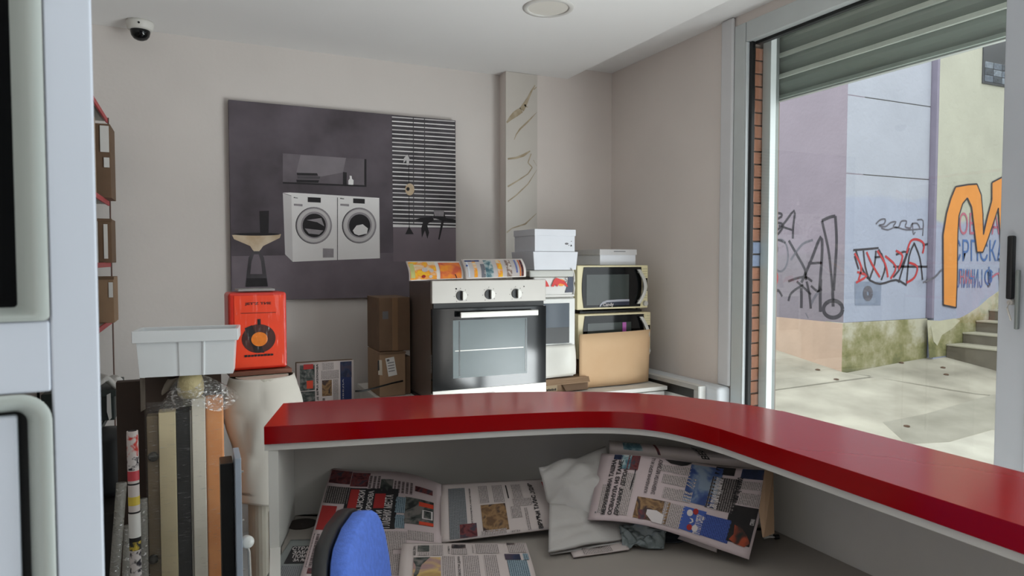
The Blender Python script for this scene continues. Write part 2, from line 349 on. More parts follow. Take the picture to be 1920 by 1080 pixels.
e0 = [(.165,1.868),(.19,1.868),(.265,2.12),(.242,2.132)]
MB().prism(e0, .0, 1.004).build('end_panel', WHITE, rc, bevel=.001)
MB().prism([(.128,1.50),(.153,1.50),(.193,1.868),(.166,1.868)], 0, .745).build('end_panel', WHITE, rc, bevel=.001)
desk = [(.156,1.42),(.195,1.87),(.262,2.10)]+[p for p in shift(so, .051)[1:]]+[(.80,.45),(.80,1.2),(.72,1.38),(.60,1.42)]
DESK = mat('desk board', (146, 139, 132), .45, noise=.03)
MB().prism(desk, .712, .74).build('desk_surface', DESK, rc, bevel=.002)
MB().prism([(.83,.5),(.85,.5),(.85,1.15),(.83,1.15)], 0, .712).build('support_panel', CARC, rc)
gp = pz(566, 982, .741)
MB().lathe((gp.x, gp.y, .7402), [(.001,.0008),(.036,.0012),(.042,.001),(.042,0)], 28).build('cable_grommet', mat('dark hole plastic', (30, 16, 14), .5), rc, label='dark round cable grommet in the desk')
# ================================================================== PRINTED SHEETS
def invbil(q, p):
    "uv of point p in quad q = tl,tr,br,bl"
    u = v = .5
    for _ in range(12):
        f = [(1-u)*(1-v)*q[0][i]+u*(1-v)*q[1][i]+u*v*q[2][i]+(1-u)*v*q[3][i]-p[i] for i in (0,1)]
        du = [-(1-v)*q[0][i]+(1-v)*q[1][i]+v*q[2][i]-v*q[3][i] for i in (0,1)]
        dv = [-(1-u)*q[0][i]-u*q[1][i]+u*q[2][i]+(1-u)*q[3][i] for i in (0,1)]
        D = du[0]*dv[1]-du[1]*dv[0]
        if abs(D) < 1e-9: break
        u -= (f[0]*dv[1]-f[1]*dv[0])/D; v -= (du[0]*f[1]-du[1]*f[0])/D
    return u, v
class Sheet:
    """a printed sheet: bilinear patch through 3d corners tl,tr,br,bl, bent by bulge(u,v) along the up axis;
    page layout is measured in page units given by the four corner marks ref"""
    def __init__(s, name, label, C, ref, bulge=None, m=PAPER, group=None, thick=.003, up=(0,0,1), cat='newspaper', nu=20, nv=20, parent=None, pf=None, warp=None):
        s.pf = pf; s.warp = warp or (lambda u, v: 0)
        s.C = [Vector(c) for c in C]; s.ref = ref; s.b = bulge or (lambda u, v: 0); s.up = Vector(up)
        s.W = ((s.C[1]-s.C[0]).length+(s.C[2]-s.C[3]).length)/2; s.H = ((s.C[3]-s.C[0]).length+(s.C[2]-s.C[1]).length)/2
        mb = MB(); mb.grid(s.P, nu, nv); 
        if parent is None: s.root = thing(name, s.P(.5,.5), label, cat, group); mb.build('page', m, s.root, smooth=True, solid=thick)
        else: s.root = mb.build(name, m, parent, smooth=True, solid=thick)
        n = s.N(.5,.5); s.sg = 1 if n.dot(O-s.P(.5,.5)) > 0 else -1
        if s.sg > 0: (s.root.children[0] if parent is None else s.root).modifiers['thick'].offset = -1
        else: (s.root.children[0] if parent is None else s.root).modifiers['thick'].offset = 1
        # solidify follows the mesh normal; flip offset so the printed side stays exact
    def P(s, u, v):
        if s.pf: q = s.ref; x, y = [(1-u)*(1-v)*q[0][i]+u*(1-v)*q[1][i]+u*v*q[2][i]+(1-u)*v*q[3][i] for i in (0,1)]; return s.pf(x, y+s.warp(u, v), u, v)
        c = s.C; return c[0]*(1-u)*(1-v)+c[1]*u*(1-v)+c[2]*u*v+c[3]*(1-u)*v+s.up*s.b(u, v)
    def N(s, u, v):
        e = .01; a = s.P(u+e,v)-s.P(u-e,v); b = s.P(u,v+e)-s.P(u,v-e); return a.cross(b).normalized()
    def Q(s, u, v, lift): return s.P(u, v)+s.N(u, v)*s.sg*lift
    def uv(s, p):
        u, v = invbil(s.ref, p)
        for _ in range(3 if s.pf else 0): u, v = invbil(s.ref, (p[0], p[1]-s.warp(u, v)))
        return min(max(u, .015), .985), min(max(v, .015), .985)
    def rect(s, m, a, b, lift=.0012, name='print_block'):
        u0, v0 = s.uv(a); u1, v1 = s.uv(b); 
        if u0 > u1: u0, u1 = u1, u0
        if v0 > v1: v0, v1 = v1, v0
        nu = max(1, int((u1-u0)*20+1)); nv = max(1, int((v1-v0)*20+1))
        mb = MB(); mb.grid(lambda x, y: s.Q(u0+(u1-u0)*x, v0+(v1-v0)*y, lift), nu, nv)
        mb.uv = [((u0+(u1-u0)*(i/nu))*s.W, (v0+(v1-v0)*(j/nv))*s.H) for j in range(nv+1) for i in range(nu+1)]
        return mb.build(name, m, s.root, smooth=True)
    def poly(s, m, pts, lift=.0015, name='picture'):
        mb = MB(); P = [s.Q(*s.uv(p), lift) for p in pts]; mb.add(P, [tuple(range(len(P)))]); return mb.build(name, m, s.root)
    def text(s, body, a, b, m=INK, turn='up', bold=.03, lift=.0022, name='headline'):
        "fill box a..b with text; turn: up = reads bottom to top, down = reads top to bottom, flat"
        vs, fs = text2d(body, bold); u0, v0 = s.uv(a); u1, v1 = s.uv(b)
        if u0 > u1: u0, u1 = u1, u0
        if v0 > v1: v0, v1 = v1, v0
        L = []
        for x, y in vs:
            if turn == 'up': uu, vv = u1-(u1-u0)*y, v1-(v1-v0)*x
            elif turn == 'down': uu, vv = u0+(u1-u0)*y, v0+(v1-v0)*x
            else: uu, vv = u0+(u1-u0)*x, v1-(v1-v0)*y
            L.append(s.Q(uu, vv, lift))
        mb = MB(); mb.add(L, fs); return mb.build(name, m, s.root)
def Z(sc, ox, oy): return lambda x, y: (ox+x/sc, oy+y/sc)
# ---- newspapers on the desk
g1 = 'newspapers strewn on the desk'
z6 = Z(4.91, 560, 860)
# grey newspaper lying flat at the left end
S = Sheet('newspaper', 'grey newspaper page flat on the desk beside the left end panel', [pz(545,1012,.7425), pz(600,1010,.7425), pz(600,1110,.7425), pz(480,1110,.7425)],
          [(545,1012),(600,1010),(600,1110),(480,1110)], m=mat('grey newsprint', (120, 124, 122), .85), group=g1, thick=.002)
S.rect(INK, (548,1027), (598,1061)); 
for i, t in enumerate(['СТРАШ', 'ЗАБОР', 'ПОМОЋ', 'ЗА ЉУДЕ']): S.text(t, (549,1029+i*8), (590,1035+i*8), WHI, 'flat', .02)
S.rect(TX['tg'], (515,1066), (590,1100))
# big newspaper with black headline block, leaning up the back panel
C = [pd(621,877,2.0), pd(827,908,2.05), pz(829,1100,.746), pz(555,1110,.746)]
S = Sheet('newspaper', 'large newspaper with a black headline block propped against the back panel', C, [(621,877),(827,908),(829,1100),(555,1110)],
          pf=lambda x, y, u, v: pz(x, y, .7475+(.125-.03*u)*max(0, 1-v/.62)**1.25+.004*math.sin(7*u+3*v)), warp=lambda u, v: -9*math.sin(math.pi*u)*(1-v)+4*math.sin(2*math.pi*u)*(1-v), m=PINK, group=g1)
R = lambda m, a, b, **k: S.rect(m, z6(*a), z6(*b), **k); T = lambda t, a, b, m=INK, **k: S.text(t, z6(*a), z6(*b), m, **k)
R(PH['rd'], (300,100), (470,240)); R(TX['tk'], (240,248), (445,420)); R(PH['rd'], (500,130), (640,262)); R(TX['tl'], (652,160), (740,280)); R(PH['gr'], (760,190), (862,300))
R(TX['tl'], (885,205), (1050,335)); R(PH['rd'], (1075,252), (1235,345)); R(INK, (455,270), (885,650)); R(REDI, (205,430), (300,660)); R(REDI, (482,285), (525,475), lift=.0018); R(REDI, (705,325), (785,460), lift=.0018)
R(REDI, (570,560), (665,645), lift=.0018)
T('С ВОЈНСКИ', (558,295), (560,590), WHI, bold=.02); T('МАКРОНОВА', (645,300), (655,545), WHI, bold=.02); T('ЕВРИ И', (712,480), (748,642), WHI, bold=.02); T('ГЛАВНИХ МЕСТА', (800,335), (838,642), WHI, bold=.02)
R(TX['tc'], (885,350), (978,505)); R(TX['tc'], (880,515), (972,645)); R(PH['gr'], (985,352), (1242,632)); R(ORI, (1110,400), (1242,470), lift=.0018); R(ORI, (1110,580), (1242,632), lift=.0018)
R(WHI, (1140,475), (1235,575), lift=.0018); R(PH['gr'], (1155,485), (1220,565), lift=.0024)
R(TX['t'], (620,670), (720,1000)); R(TX['t'], (745,670), (850,1060)); R(TX['t'], (870,670), (985,840)); R(TX['t'], (1000,660), (1245,770)); R(PH['rd'], (85,1010), (170,1060)); R(TX['tl'], (120,690), (190,1000))
R(TX['t'], (770,880), (930,1070))
# middle newspaper
z7 = Z(5.4, 740, 880)
C = [pd(826,908,2.02), pd(1033,897,2.08), pz(1066,994,.757), pz(827,1017,.752)]
S = Sheet('newspaper', 'newspaper with a bold upright headline lying in the middle of the desk', C, [(826,908),(1033,897),(1066,994),(827,1017)],
          bulge=lambda u, v: .012*math.sin(math.pi*v)+.01*u*v, m=PAPER, group=g1)
R = lambda m, a, b, **k: S.rect(m, z7(*a), z7(*b), **k); T = lambda t, a, b, m=INK, **k: S.text(t, z7(*a), z7(*b), m, **k)
R(TX['tg'], (540,225), (738,715)); R(PH['rd'], (652,605), (832,715), lift=.0018); T('СТОЛЕЋА НЕПРАВДЕ', (742,230), (788,595)); R(TX['t'], (830,195), (950,405)); R(TX['t'], (965,190), (1110,395)); R(INK, (1120,190), (1140,360))
R(TX['t'], (1160,185), (1300,355)); R(TX['t'], (1180,370), (1390,430)); R(PH['br'], (862,430), (1150,640)); R(TX['t'], (862,655), (1135,710)); R(TX['t'], (1160,445), (1290,540)); R(TX['t'], (1300,460), (1390,690))
R(TX['t'], (1165,650), (1275,705)); T('ВРУЋИ ТАЛАС „УДАР"', (1385,170), (1455,650)); R(REDI, (1480,150), (1572,232)); R(PH['gr'], (1510,240), (1600,360)); R(PH['br'], (1545,365), (1640,500)); R(PH['rd'], (1575,505), (1690,625))
# front newspaper
C = [pz(754,1018,.765), pz(986,1018,.765), pz(1012,1110,.756), pz(745,1112,.756)]
S = Sheet('newspaper', 'newspaper page with columns and small pictures at the front of the desk', C, [(754,1018),(986,1018),(1012,1110),(745,1112)],
          bulge=lambda u, v: .006*math.sin(math.pi*v), m=PAPER, group=g1)
R = lambda m, a, b, **k: S.rect(m, z7(*a), z7(*b), **k); T = lambda t, a, b, m=INK, **k: S.text(t, z7(*a), z7(*b), m, **k)
R(PH['gr'], (235,785), (350,865)); R(TX['t'], (235,875), (350,915)); R(TX['t'], (362,780), (490,912)); R(PH['dk'], (575,772), (722,822)); R(TX['t'], (575,830), (742,900)); R(TX['t'], (808,768), (1062,888))
R(TX['t'], (1135,752), (1345,878)); R(PH['dk'], (1130,755), (1220,780), lift=.002); T('МАЛА ПРИЧА', (190,795), (212,915)); T('У СВЕТУ', (538,795), (560,900)); T('РЕПОРТ', (782,785), (802,888)); T('ДНЕВНО', (1100,765), (1125,878))
R(PH['yl'], (190,935), (470,1180)); S.poly(PH['gr'], [z7(190,940), z7(360,935), z7(270,1020), z7(240,1100), z7(190,1150)], lift=.002); R(TX['t'], (482,920), (620,1180)); T('НОВОСТИ ДАНА', (635,925), (680,1150)); R(TX['t'], (690,915), (885,1180)); R(TX['t'], (900,908), (1085,1180))
R(PH['nv'], (1112,895), (1285,960)); R(TX['tc'], (1140,965), (1400,1180)); R(TX['tc'], (1295,890), (1375,960))
# right pile: spread newspaper with Cyrillic headlines
z8 = Z(4.5, 1080, 820)
C = [pd(1128,850,2.02), pd(1445,884,1.80), pd(1404,1049,1.70), pd(1102,974,1.83)]
def bd(u, v): return .012*math.sin(math.pi*u)*(1-v*.4)-.035*max(0, u-.85)**1.2*1.5+.008*math.sin(math.pi*v)
S = Sheet('newspaper', 'open newspaper with bold headlines leaning on the pile under the counter curve', C, [(1128,850),(1447,880),(1404,1049),(1102,974)], m=PINK, group=g1, warp=lambda u, v: -15*math.sin(math.pi*u)*v-3*math.sin(2*math.pi*u), pf=lambda x, y, u, v: pd(x, y, 2.02*(1-u)*(1-v)+1.80*u*(1-v)+1.69*u*v+1.83*(1-u)*v-.02*math.sin(math.pi*u)*math.sin(math.pi*v)-.012*math.sin(2.2*math.pi*u)+.05*max(0,u-.9)*(1-v)))
R = lambda m, a, b, **k: S.rect(m, z8(*a), z8(*b), **k); T = lambda t, a, b, m=INK, **k: S.text(t, z8(*a), z8(*b), m, **k)
T('МЕРИЛИНКИНА ТАШНА', (310,190), (244,655), bold=.03); T('ОСВАНУЛА ИЗ ТАМЕ', (367,195), (300,657), bold=.03); T('ДРЖАВНОГ ДЕПОА', (406,265), (358,662), bold=.03); R(PH['te'], (395,145), (450,270)); R(PH['rd'], (452,150), (520,280)); R(PH['nv'], (330,140), (392,190))
S.poly(INK, [z8(500,270), z8(510,272), z8(485,370), z8(478,400), z8(462,450), z8(452,445), z8(470,370), z8(490,330)])
R(TX['t'], (225,400), (240,640)); R(TX['t'], (405,300), (430,660)); R(INKG, (160,628), (170,642))
T('КАРАБИНИЈЕРИ И Ц', (642,180), (604,474), bold=.01); T('ЗАВРНУЛИ МУЗИКУ', (702,190), (663,487), bold=.01)
R(PH['br'], (520,500), (750,735)); S.poly(WHI, [z8(600,610), z8(680,620), z8(740,660), z8(720,735), z8(640,715), z8(590,650)], lift=.0026); S.poly(PH['rd'], [z8(525,610), z8(575,615), z8(590,690), z8(525,690)], lift=.0024)
for a, b in (((725,230),(820,300)), ((835,240),(960,330)), ((740,310),(860,410)), ((870,330),(1000,440)), ((745,420),(860,540)), ((870,440),(960,560))): R(TX['t'], a, b)
R(TX['t'], (750,545), (870,780)); R(PH['bl'], (975,230), (1165,600)); S.poly(PH['ad'], [z8(750,188), z8(985,215), z8(940,240), z8(890,245), z8(800,225)], lift=.002)
R(BLUI, (910,580), (1050,830)); R(TX['tb'], (1062,640), (1275,900)); T('ПУТ ПУТ У СРЕДУ', (1022,650), (1052,835), WHI)
for cx, cy, a in ((960,640,26), (1010,630,24), (955,760,24), (1000,770,26)): S.poly(WHI if a > 24 else REDI, [z8(cx+a*math.cos(t), cy+a*1.1*math.sin(t)) for t in [i*math.pi/5 for i in range(10)]], lift=.0026)
S.poly(WHI, [z8(955,680), z8(985,690), z8(990,715), z8(965,728), z8(950,720), z8(978,712), z8(972,696)], lift=.0026)
R(PH['ad'], (1190,235), (1335,330)); R(TX['tk'], (1148,330), (1320,645)); T('Све приче од ризичног', (1170,340), (1200,620), WHI); R(PH['nv'], (1410,260), (1595,365)); R(TX['t'], (1400,370), (1590,460)); R(TX['t'], (1385,465), (1580,600))
T('Миш тај се небо', (1350,340), (1375,560)); R(PH['ad'], (1310,565), (1560,960))
S.poly(PH['fi'], [z8(1340,740), z8(1400,770), z8(1440,830), z8(1470,900), z8(1420,930), z8(1340,900), z8(1290,860), z8(1330,820)], lift=.0026); T('СТРАЖА', (1478,690), (1500,750), WHI)
# folded newspaper behind it, rolled
C = [pd(1142,826,2.08), pd(1400,850,1.93), pd(1450,883,1.86), pd(1142,852,2.04)]
S = Sheet('newspaper', 'rolled newspaper tucked behind the open one against the curved panel', C, [(1142,826),(1400,850),(1455,884),(1142,852)], bulge=lambda u, v: .02*math.sin(math.pi*v), up=(-.4,-.7,.5), m=PAPER, group=g1, thick=.008)
S.rect(PH['te'], (1168,831), (1210,850)); S.rect(TX['t'], (1300,845), (1400,868)); S.text('ВЕСТ', (1312,842), (1324,864), INK, 'up'); S.rect(PH['rd'], (1232,836), (1240,856))
# newspaper pressed under the white bag
C = [pz(1060,1018,.744), pz(1160,1000,.75), pz(1180,1032,.745), pz(1075,1047,.743)]
S = Sheet('newspaper', 'crumpled newspaper edge sticking out beneath the white plastic bag', C, [(1060,1018),(1160,1000),(1180,1032),(1075,1047)], bulge=lambda u, v: .008*math.sin(9*u)*(1-v)+.004, m=PAPER, group=g1)
S.rect(PH['rd'], (1110,1022), (1130,1028)); S.rect(TX['t'], (1085,1025), (1150,1038))
# white bag of papers
def crumple(C, amp, f, seed, steps=26, up=Vector((0,0,1)), base=0):
    rr = random.Random(seed); ph = [rr.uniform(0, 6) for _ in range(8)]; C = [Vector(c) for c in C]
    def fn(u, v):
        p = C[0]*(1-u)*(1-v)+C[1]*u*(1-v)+C[2]*u*v+C[3]*(1-u)*v
        h = amp*(math.sin(f*u+ph[0]+2*math.sin(f*v*.7+ph[1]))*.5+.35*abs(math.sin(f*1.7*v+ph[2]+f*u))+.25*math.sin(f*2.7*u+ph[3]-f*2*v)+.15*math.sin(f*5*v+ph[4]+3*u))
        p = p+up*(h+base*math.sin(math.pi*u)*math.sin(math.pi*v)); p.z = max(p.z, .7465); return p
    return fn
BAG = mat('white plastic bag', (170, 166, 162), .4, noise=.03, bump=.3, bscale=25)
b = thing('plastic_bag', (1.0, 1.75, .745), 'crumpled white plastic bag lying half under the open newspaper', 'bag')
mb = MB(); mb.grid(crumple([pd(1010,882,1.98), pd(1135,838,2.06), pd(1160,960,1.86), pd(1040,985,1.88)], .014, 5, 3, base=.02), 26, 26); mb.build('upper_sheet', BAG, b, smooth=True, solid=.003)
mb = MB(); mb.grid(crumple([pd(1030,950,1.90), pd(1190,960,1.90), pd(1200,1008,1.83), pd(1028,1038,1.74)], .006, 5, 5, base=.008), 26, 20); mb.build('lower_sheet', BAG, b, smooth=True, solid=.006)
mb = MB(); mb.grid(crumple([pz(1030,1030,.745), pz(1195,1000,.762), pz(1198,1014,.752), pz(1032,1044,.742)], .003, 9, 6), 20, 4); mb.build('folded_edge', BAG, b, smooth=True, solid=.004)
b = thing('plastic_bag', (1.1, 1.6, .745), 'clear greyish plastic bag crumpled under the open newspaper', 'bag')
mb = MB(); mb.grid(crumple([pz(1160,985,.79), pz(1250,985,.80), pz(1245,1030,.745), pz(1168,1030,.744)], .016, 8, 9), 24, 18); mb.build('crumpled_film', mat('translucent grey plastic', (110, 118, 118), .3, noise=.2, scale=30, trans=.0, bump=.5, bscale=40), b, smooth=True, solid=.001)
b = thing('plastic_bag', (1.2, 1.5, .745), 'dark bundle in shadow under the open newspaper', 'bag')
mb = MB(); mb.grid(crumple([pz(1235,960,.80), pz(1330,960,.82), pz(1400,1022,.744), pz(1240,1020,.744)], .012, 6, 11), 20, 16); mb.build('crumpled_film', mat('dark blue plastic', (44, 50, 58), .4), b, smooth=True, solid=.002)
S = Sheet('newspaper', 'folded blank newspaper sheet showing below the open one', [pz(1290,985,.80), pz(1345,1000,.80), pz(1343,1036,.752), pz(1270,1010,.756)], [(1290,985),(1345,1000),(1343,1036),(1270,1010)], m=PAPER, group=g1, thick=.004)
p = pd(1434,930,1.78); bag = thing('brown_envelope', p, 'brown paper envelope behind the open newspaper beside the right panel', 'envelope')
MB().slab([pd(1436,880,1.80), pd(1450,885,1.79), pd(1452,1000,1.68), pd(1432,1008,1.66), pd(1425,960,1.72)], (0,.004,0)).build('envelope_body', CARD, bag)
# small black clip and plug
p = pz(834,902,.80); o = cbox('binder_clip', BLKPL, p.x-.012, p.x+.012, p.y-.006, p.y+.014, .79, .812); tag(o, 'small black clip at the back edge between two newspapers', 'clip')
pl = thing('power_plug', pz(1447,1008,.742), 'small white plug on a short cable on the desk by the right panel', 'plug')
a = pz(1432,1009,.7455); c_ = pz(1452,1007,.7455)
MB().tube([a, (a+c_)/2+Vector((0,0,.002)), c_], .003, 8).build('cable', LABEL, pl, smooth=True); MB().cyl(c_, c_+Vector((.012,-.004,.001)), .007, .006, 12).build('plug_body', BLKPL, pl)
MB().cyl(pz(1443,1000,.752), pz(1446,1004,.745), .006, .005, 12).build('connector', LABEL, pl)
# ================================================================== OFFICE CHAIR
ch = thing('office_chair', (.30, 1.12, 0), 'blue upholstered office chair with a black shell pushed up to the desk', 'chair')
BLUE = mat('blue fabric', (86, 120, 212), .9, noise=.12, scale=90, bump=.25, bscale=350)
ang = math.radians(-1)    # direction of the backrest width
pc = Vector((.258, 1.235, -.022))
WA = -2
wdir = (FW*math.cos(math.radians(WA))+RT*math.sin(math.radians(WA))); wdir.z = 0; wdir.normalize(); ndir = Vector((wdir.y, -wdir.x, 0)); 
def backrest(off, th, grow, dome):
    "rounded pad: v up, u across; off = offset along normal"
    mb = MB(); n = 28; m = 10; vs = []; 
    def outline(t):
        a = 2*math.pi*t; ca, sa = math.cos(a), math.sin(a); e = .55
        return (math.copysign(abs(ca)**e, ca)*(.19+grow), math.copysign(abs(sa)**e, sa)*(.22+grow))
    rings = []
    for k in range(m+1):
        r = math.sin(math.pi/2*k/m); hgt = dome*math.cos(math.pi/2*k/m)
        rings.append([(outline(i/n)[0]*r, outline(i/n)[1]*r, off+th/2+hgt) for i in range(n)])
    for k in range(m, -1, -1):
        r = math.sin(math.pi/2*k/m); hgt = dome*.35*math.cos(math.pi/2*k/m)
        rings.append([(outline(i/n)[0]*r, outline(i/n)[1]*r, off-th/2-hgt) for i in range(n)])
    for ring in rings:
        for x, y, q in ring: vs.append(pc+wdir*x+Vector((0,0,.815+y))+ndir*(q-.30*x*x*0+.45*x*x-.10*(y)))
    fs = []
    for k in range(len(rings)-1):
        for i in range(n): fs.append((k*n+i, k*n+(i+1)%n, (k+1)*n+(i+1)%n, (k+1)*n+i))
    return mb.add(vs, fs)
backrest(.010, .026, 0, .020).build('backrest_cushion', BLUE, ch, smooth=True)
backrest(-.022, .022, .004, .012).build('backrest_shell', BLKPL, ch, smooth=True)
sc_ = pc+ndir*.24
MB().lathe((sc_.x, sc_.y, .44), [(.001,.0),(.17,.0),(.215,.012),(.225,.035),(.21,.06),(.15,.07),(.001,.072)], 32).build('seat', BLUE, ch, smooth=True)
MB().tube([pc+Vector((0,0,.62))-ndir*.04, pc+Vector((0,0,.46))-ndir*.05, pc+Vector((0,0,.42))+ndir*.02, (sc_.x, sc_.y, .42)], .018, 10).build('back_support', BLKPL, ch, smooth=True)
MB().cyl((sc_.x, sc_.y, .08), (sc_.x, sc_.y, .44), .028, .022, 16).build('gas_lift', BLKPL, ch)
for k in range(5):
    a = 2*math.pi*k/5+.3; e = Vector((sc_.x+.26*math.cos(a), sc_.y+.26*math.sin(a), .07))
    leg = MB().tube([(sc_.x, sc_.y, .11), e], [.022,.014], 8).build('leg', BLKPL, ch)
    MB().cyl((e.x-.012, e.y, .025), (e.x+.012, e.y, .025), .025, n=14).build('castor', BLKPL, leg)
# ================================================================== FOREGROUND DOOR LEAF (open white pvc door beside the camera)
ZE = .75; EX = (183-960)/F; DE = ZE*math.hypot(1, EX); ZD = 0
lf = bpy.data.objects.new('door_1', None); COL.objects.link(lf); lf['kind'] = 'structure'
_e = O+(Vector((_s, _c, 0))+RT*EX)*ZE; AE = math.atan(EX)
X4 = Matrix.Translation((_e.x, _e.y, 0))@Matrix.Rotation(-YAW-AE, 4, 'Z')
def lx(px): return DE*math.tan(math.atan((px-960)/F)-AE)
def lz(py): return 1.5-(py-489)*.70/F
lf.location = (_e.x, _e.y, 0)
xr = 0.0
def ring(x0, x1, z0, z1, r, n=8, rb=None, rt=None):
    "rounded rectangle points, only the right corners rounded"
    pts = [(x0, z0)]; rb = r if rb is None else rb; rt = r if rt is None else rt
    for i in range(n+1): a = -math.pi/2+math.pi/2*i/n; pts.append((x1-rb+rb*math.cos(a), z0+rb+rb*math.sin(a)))
    for i in range(n+1): a = math.pi/2*i/n; pts.append((x1-rt+rt*math.cos(a), z1-rt+rt*math.sin(a)))
    pts.append((x0, z1)); return pts
def frame_plate(out, holes_y, y0, y1): pass
xf0 = lx(-700)
# stile and rail, plain boxes meeting, with bevelled opening edges
MB(X4).box(lx(91), xr, ZD, ZD+.06, 0.02, 2.3).build('stile', PVC, lf, bevel=.003)
MB(X4).box(xf0, lx(91), ZD, ZD+.06, lz(745), lz(605)).build('lock_rail', PVC, lf, bevel=.003)
MB(X4).box(xf0-.1, xf0, ZD, ZD+.06, .02, 2.3).build('stile', PVC, lf, bevel=.003)
MB(X4).box(xf0, lx(91), ZD, ZD+.06, 2.2, 2.3).build('top_rail', PVC, lf, bevel=.003)
MB(X4).box(xf0, lx(91), ZD, ZD+.06, .02, .14).build('bottom_rail', PVC, lf, bevel=.003)
def bead(outer, inner, y_out, y_in, name, m=PVC):
    mb = MB(X4); n = len(outer); vs = []; st = [(0,0),(.25,-.15),(.5,0.05),(.75,.45),(1,1)]
    for a, h in st:
        for (x0, z0), (x1, z1) in zip(outer, inner): vs.append((x0+(x1-x0)*a, y_out+(y_in-y_out)*h, z0+(z1-z0)*a))
    fs = []
    for k in range(len(st)-1):
        for i in range(n): fs.append((k*n+i, k*n+(i+1)%n, (k+1)*n+(i+1)%n, (k+1)*n+i))
    return mb.add(vs, fs).build(name, m, lf, smooth=True)
bw = lx(91)-lx(30)
PVB = mat('glazing bead pvc', (186, 194, 190), .4, noise=.02)
o1 = ring(xf0, lx(91), lz(605), 2.2, .006); i1 = ring(xf0+bw, lx(27), lz(580), 2.2-bw, .004)
bead(o1, i1, ZD-.002, ZD+.022, 'glazing_bead', PVB)
MB(X4).box(xf0+.02, lx(36), ZD+.022, ZD+.026, lz(592), 2.19).build('dark_glass', BGLASS, lf, label='dark upper glass of the door')
o2 = ring(xf0, lx(91), .14, lz(745), .03, rb=.004); i2 = ring(xf0+bw, lx(40), .18, lz(785), .012, rb=.004)
bead(o2, i2, ZD-.002, ZD+.022, 'panel_bead', PVB)
MB(X4).box(xf0+.02, lx(50), ZD+.024, ZD+.028, .16, lz(780)).build('recess', BLACK, lf)
MB(X4).box(xf0+.06, lx(22), ZD+.012, ZD+.024, .19, lz(790)).build('reflection_panel', PVC, lf, bevel=.003)  # pale sheet standing in for a reflection in the lower glass
# ================================================================== WALL POSTER
YP = 3.965
po = thing('wall_poster', (.81, 4, 1.83), 'large dark canvas print of two white washing machines on the back wall', 'poster')
NBG = mat('dark plum print', (70, 62, 67), .75, noise=.2, scale=3, col2=(106, 97, 105))
tl, tr, br_, bl = pY(425,186,YP), pY(852,226,YP), pY(857.5,553,YP), pY(437,566,YP)
x0 = (tl.x+bl.x)/2; x1 = (tr.x+br_.x)/2; zt = (tl.z+tr.z)/2; zb_ = (bl.z+br_.z)/2
MB().box(x0, x1, YP, 4.0, zb_, zt).build('canvas', NBG, po, bevel=.002)
zp = Z(2.572, 400, 160)
def pq(name, m, pts, k=1):
    "flat print on the canvas: points in layout units"
    mb = MB(); P = [pY(*zp(*p), YP) for p in pts]; P = [Vector((min(max(v.x, x0+.001), x1-.001), YP-.0004*k, min(max(v.z, zb_+.001), zt-.001))) for v in P]
    mb.add(P, [tuple(range(len(P)))]); return mb.build(name, m, po)
def ell(cx, cy, rx, ry, n=36): return [(cx+rx*math.cos(2*math.pi*i/n), cy+ry*math.sin(2*math.pi*i/n)) for i in range(n)]
P1 = mat('print floor', (114, 104, 111), .75, noise=.1); P2 = mat('print niche', (88, 80, 86), .75, noise=.12, scale=5, col2=(118, 110, 116)); PW = mat('print white', (234, 231, 230), .7, noise=.02)
PWs = mat('print pale grey', (204, 200, 200), .7, noise=.02); PC = mat('print chrome', (150, 144, 148), .7, noise=.1, scale=40); PD = mat('print dark', (34, 31, 34), .75, noise=.2, scale=30); PL = mat('print lit niche', (124, 117, 122), .75, noise=.1)
PG = mat('print brass', (196, 168, 134), .7, noise=.1, scale=12, col2=(222, 206, 182)); PF = mat('print room floor', (124, 112, 119), .75, noise=.1, scale=5); PB = mat('print dark room', (56, 52, 56), .75, noise=.1, col2=(84, 80, 84))
pq('picture_floor', P1, [(88,824),(340,820),(1168,800),(1178,845),(1178,1030),(96,1045)], 1)
pq('picture_niche', P2, [(335,328),(738,356),(738,486),(335,470)], 1); pq('niche_glow', PL, [(420,336),(640,350),(625,420),(520,440),(400,420)], 2); pq('niche_side', PD, [(728,356),(738,356),(738,486),(728,480)], 3); pq('niche_shelf', PD, [(335,466),(738,482),(738,490),(335,474)], 3)
pq('towel', PD, [(402,422),(500,424),(505,436),(404,434)], 3); pq('towel', PB, [(404,438),(515,440),(512,452),(406,450)], 3); pq('towel', PD, [(400,455),(510,458),(506,470),(402,468)], 3)
pq('dark_bottle', PD, [(625,418),(643,420),(643,480),(625,478)], 3); pq('white_bottle', PW, [(657,436),(667,437),(668,450),(676,458),(675,482),(651,480),(651,458),(658,450)], 3)
pq('machine_side', PWs, [(335,520),(376,534),(383,851),(346,815)], 2); pq('machine_top', PW, [(335,518),(372,517),(800,543),(800,550),(598,541),(376,532)], 3)
pq('washing_machine', PW, [(376,532),(597,541),(598,842),(383,851)], 2); pq('washing_machine', PW, [(600,541),(800,548),(803,834),(600,842)], 2)
for cx, cy, a, b_ in ((486,676,86,87), (705,676,81,84)):
    pq('door_rim', PD, ell(cx-2, cy, a+2, b_+2), 3); pq('door_ring', PC, ell(cx, cy, a, b_), 4); pq('door_ring', PWs, ell(cx-2, cy, a-6, b_-6), 5); pq('door_ring', PC, ell(cx, cy-2, a-22, b_-22), 6); pq('door_glass', PD, ell(cx, cy, a-30, b_-30), 7)
pq('laundry', PW, [(672,700),(690,676),(720,670),(745,690),(740,715),(700,724),(680,716)], 8); pq('laundry', PC, [(450,650),(520,640),(535,680),(500,660)], 8); pq('laundry', PC, [(440,690),(530,700),(510,720),(460,715)], 8)
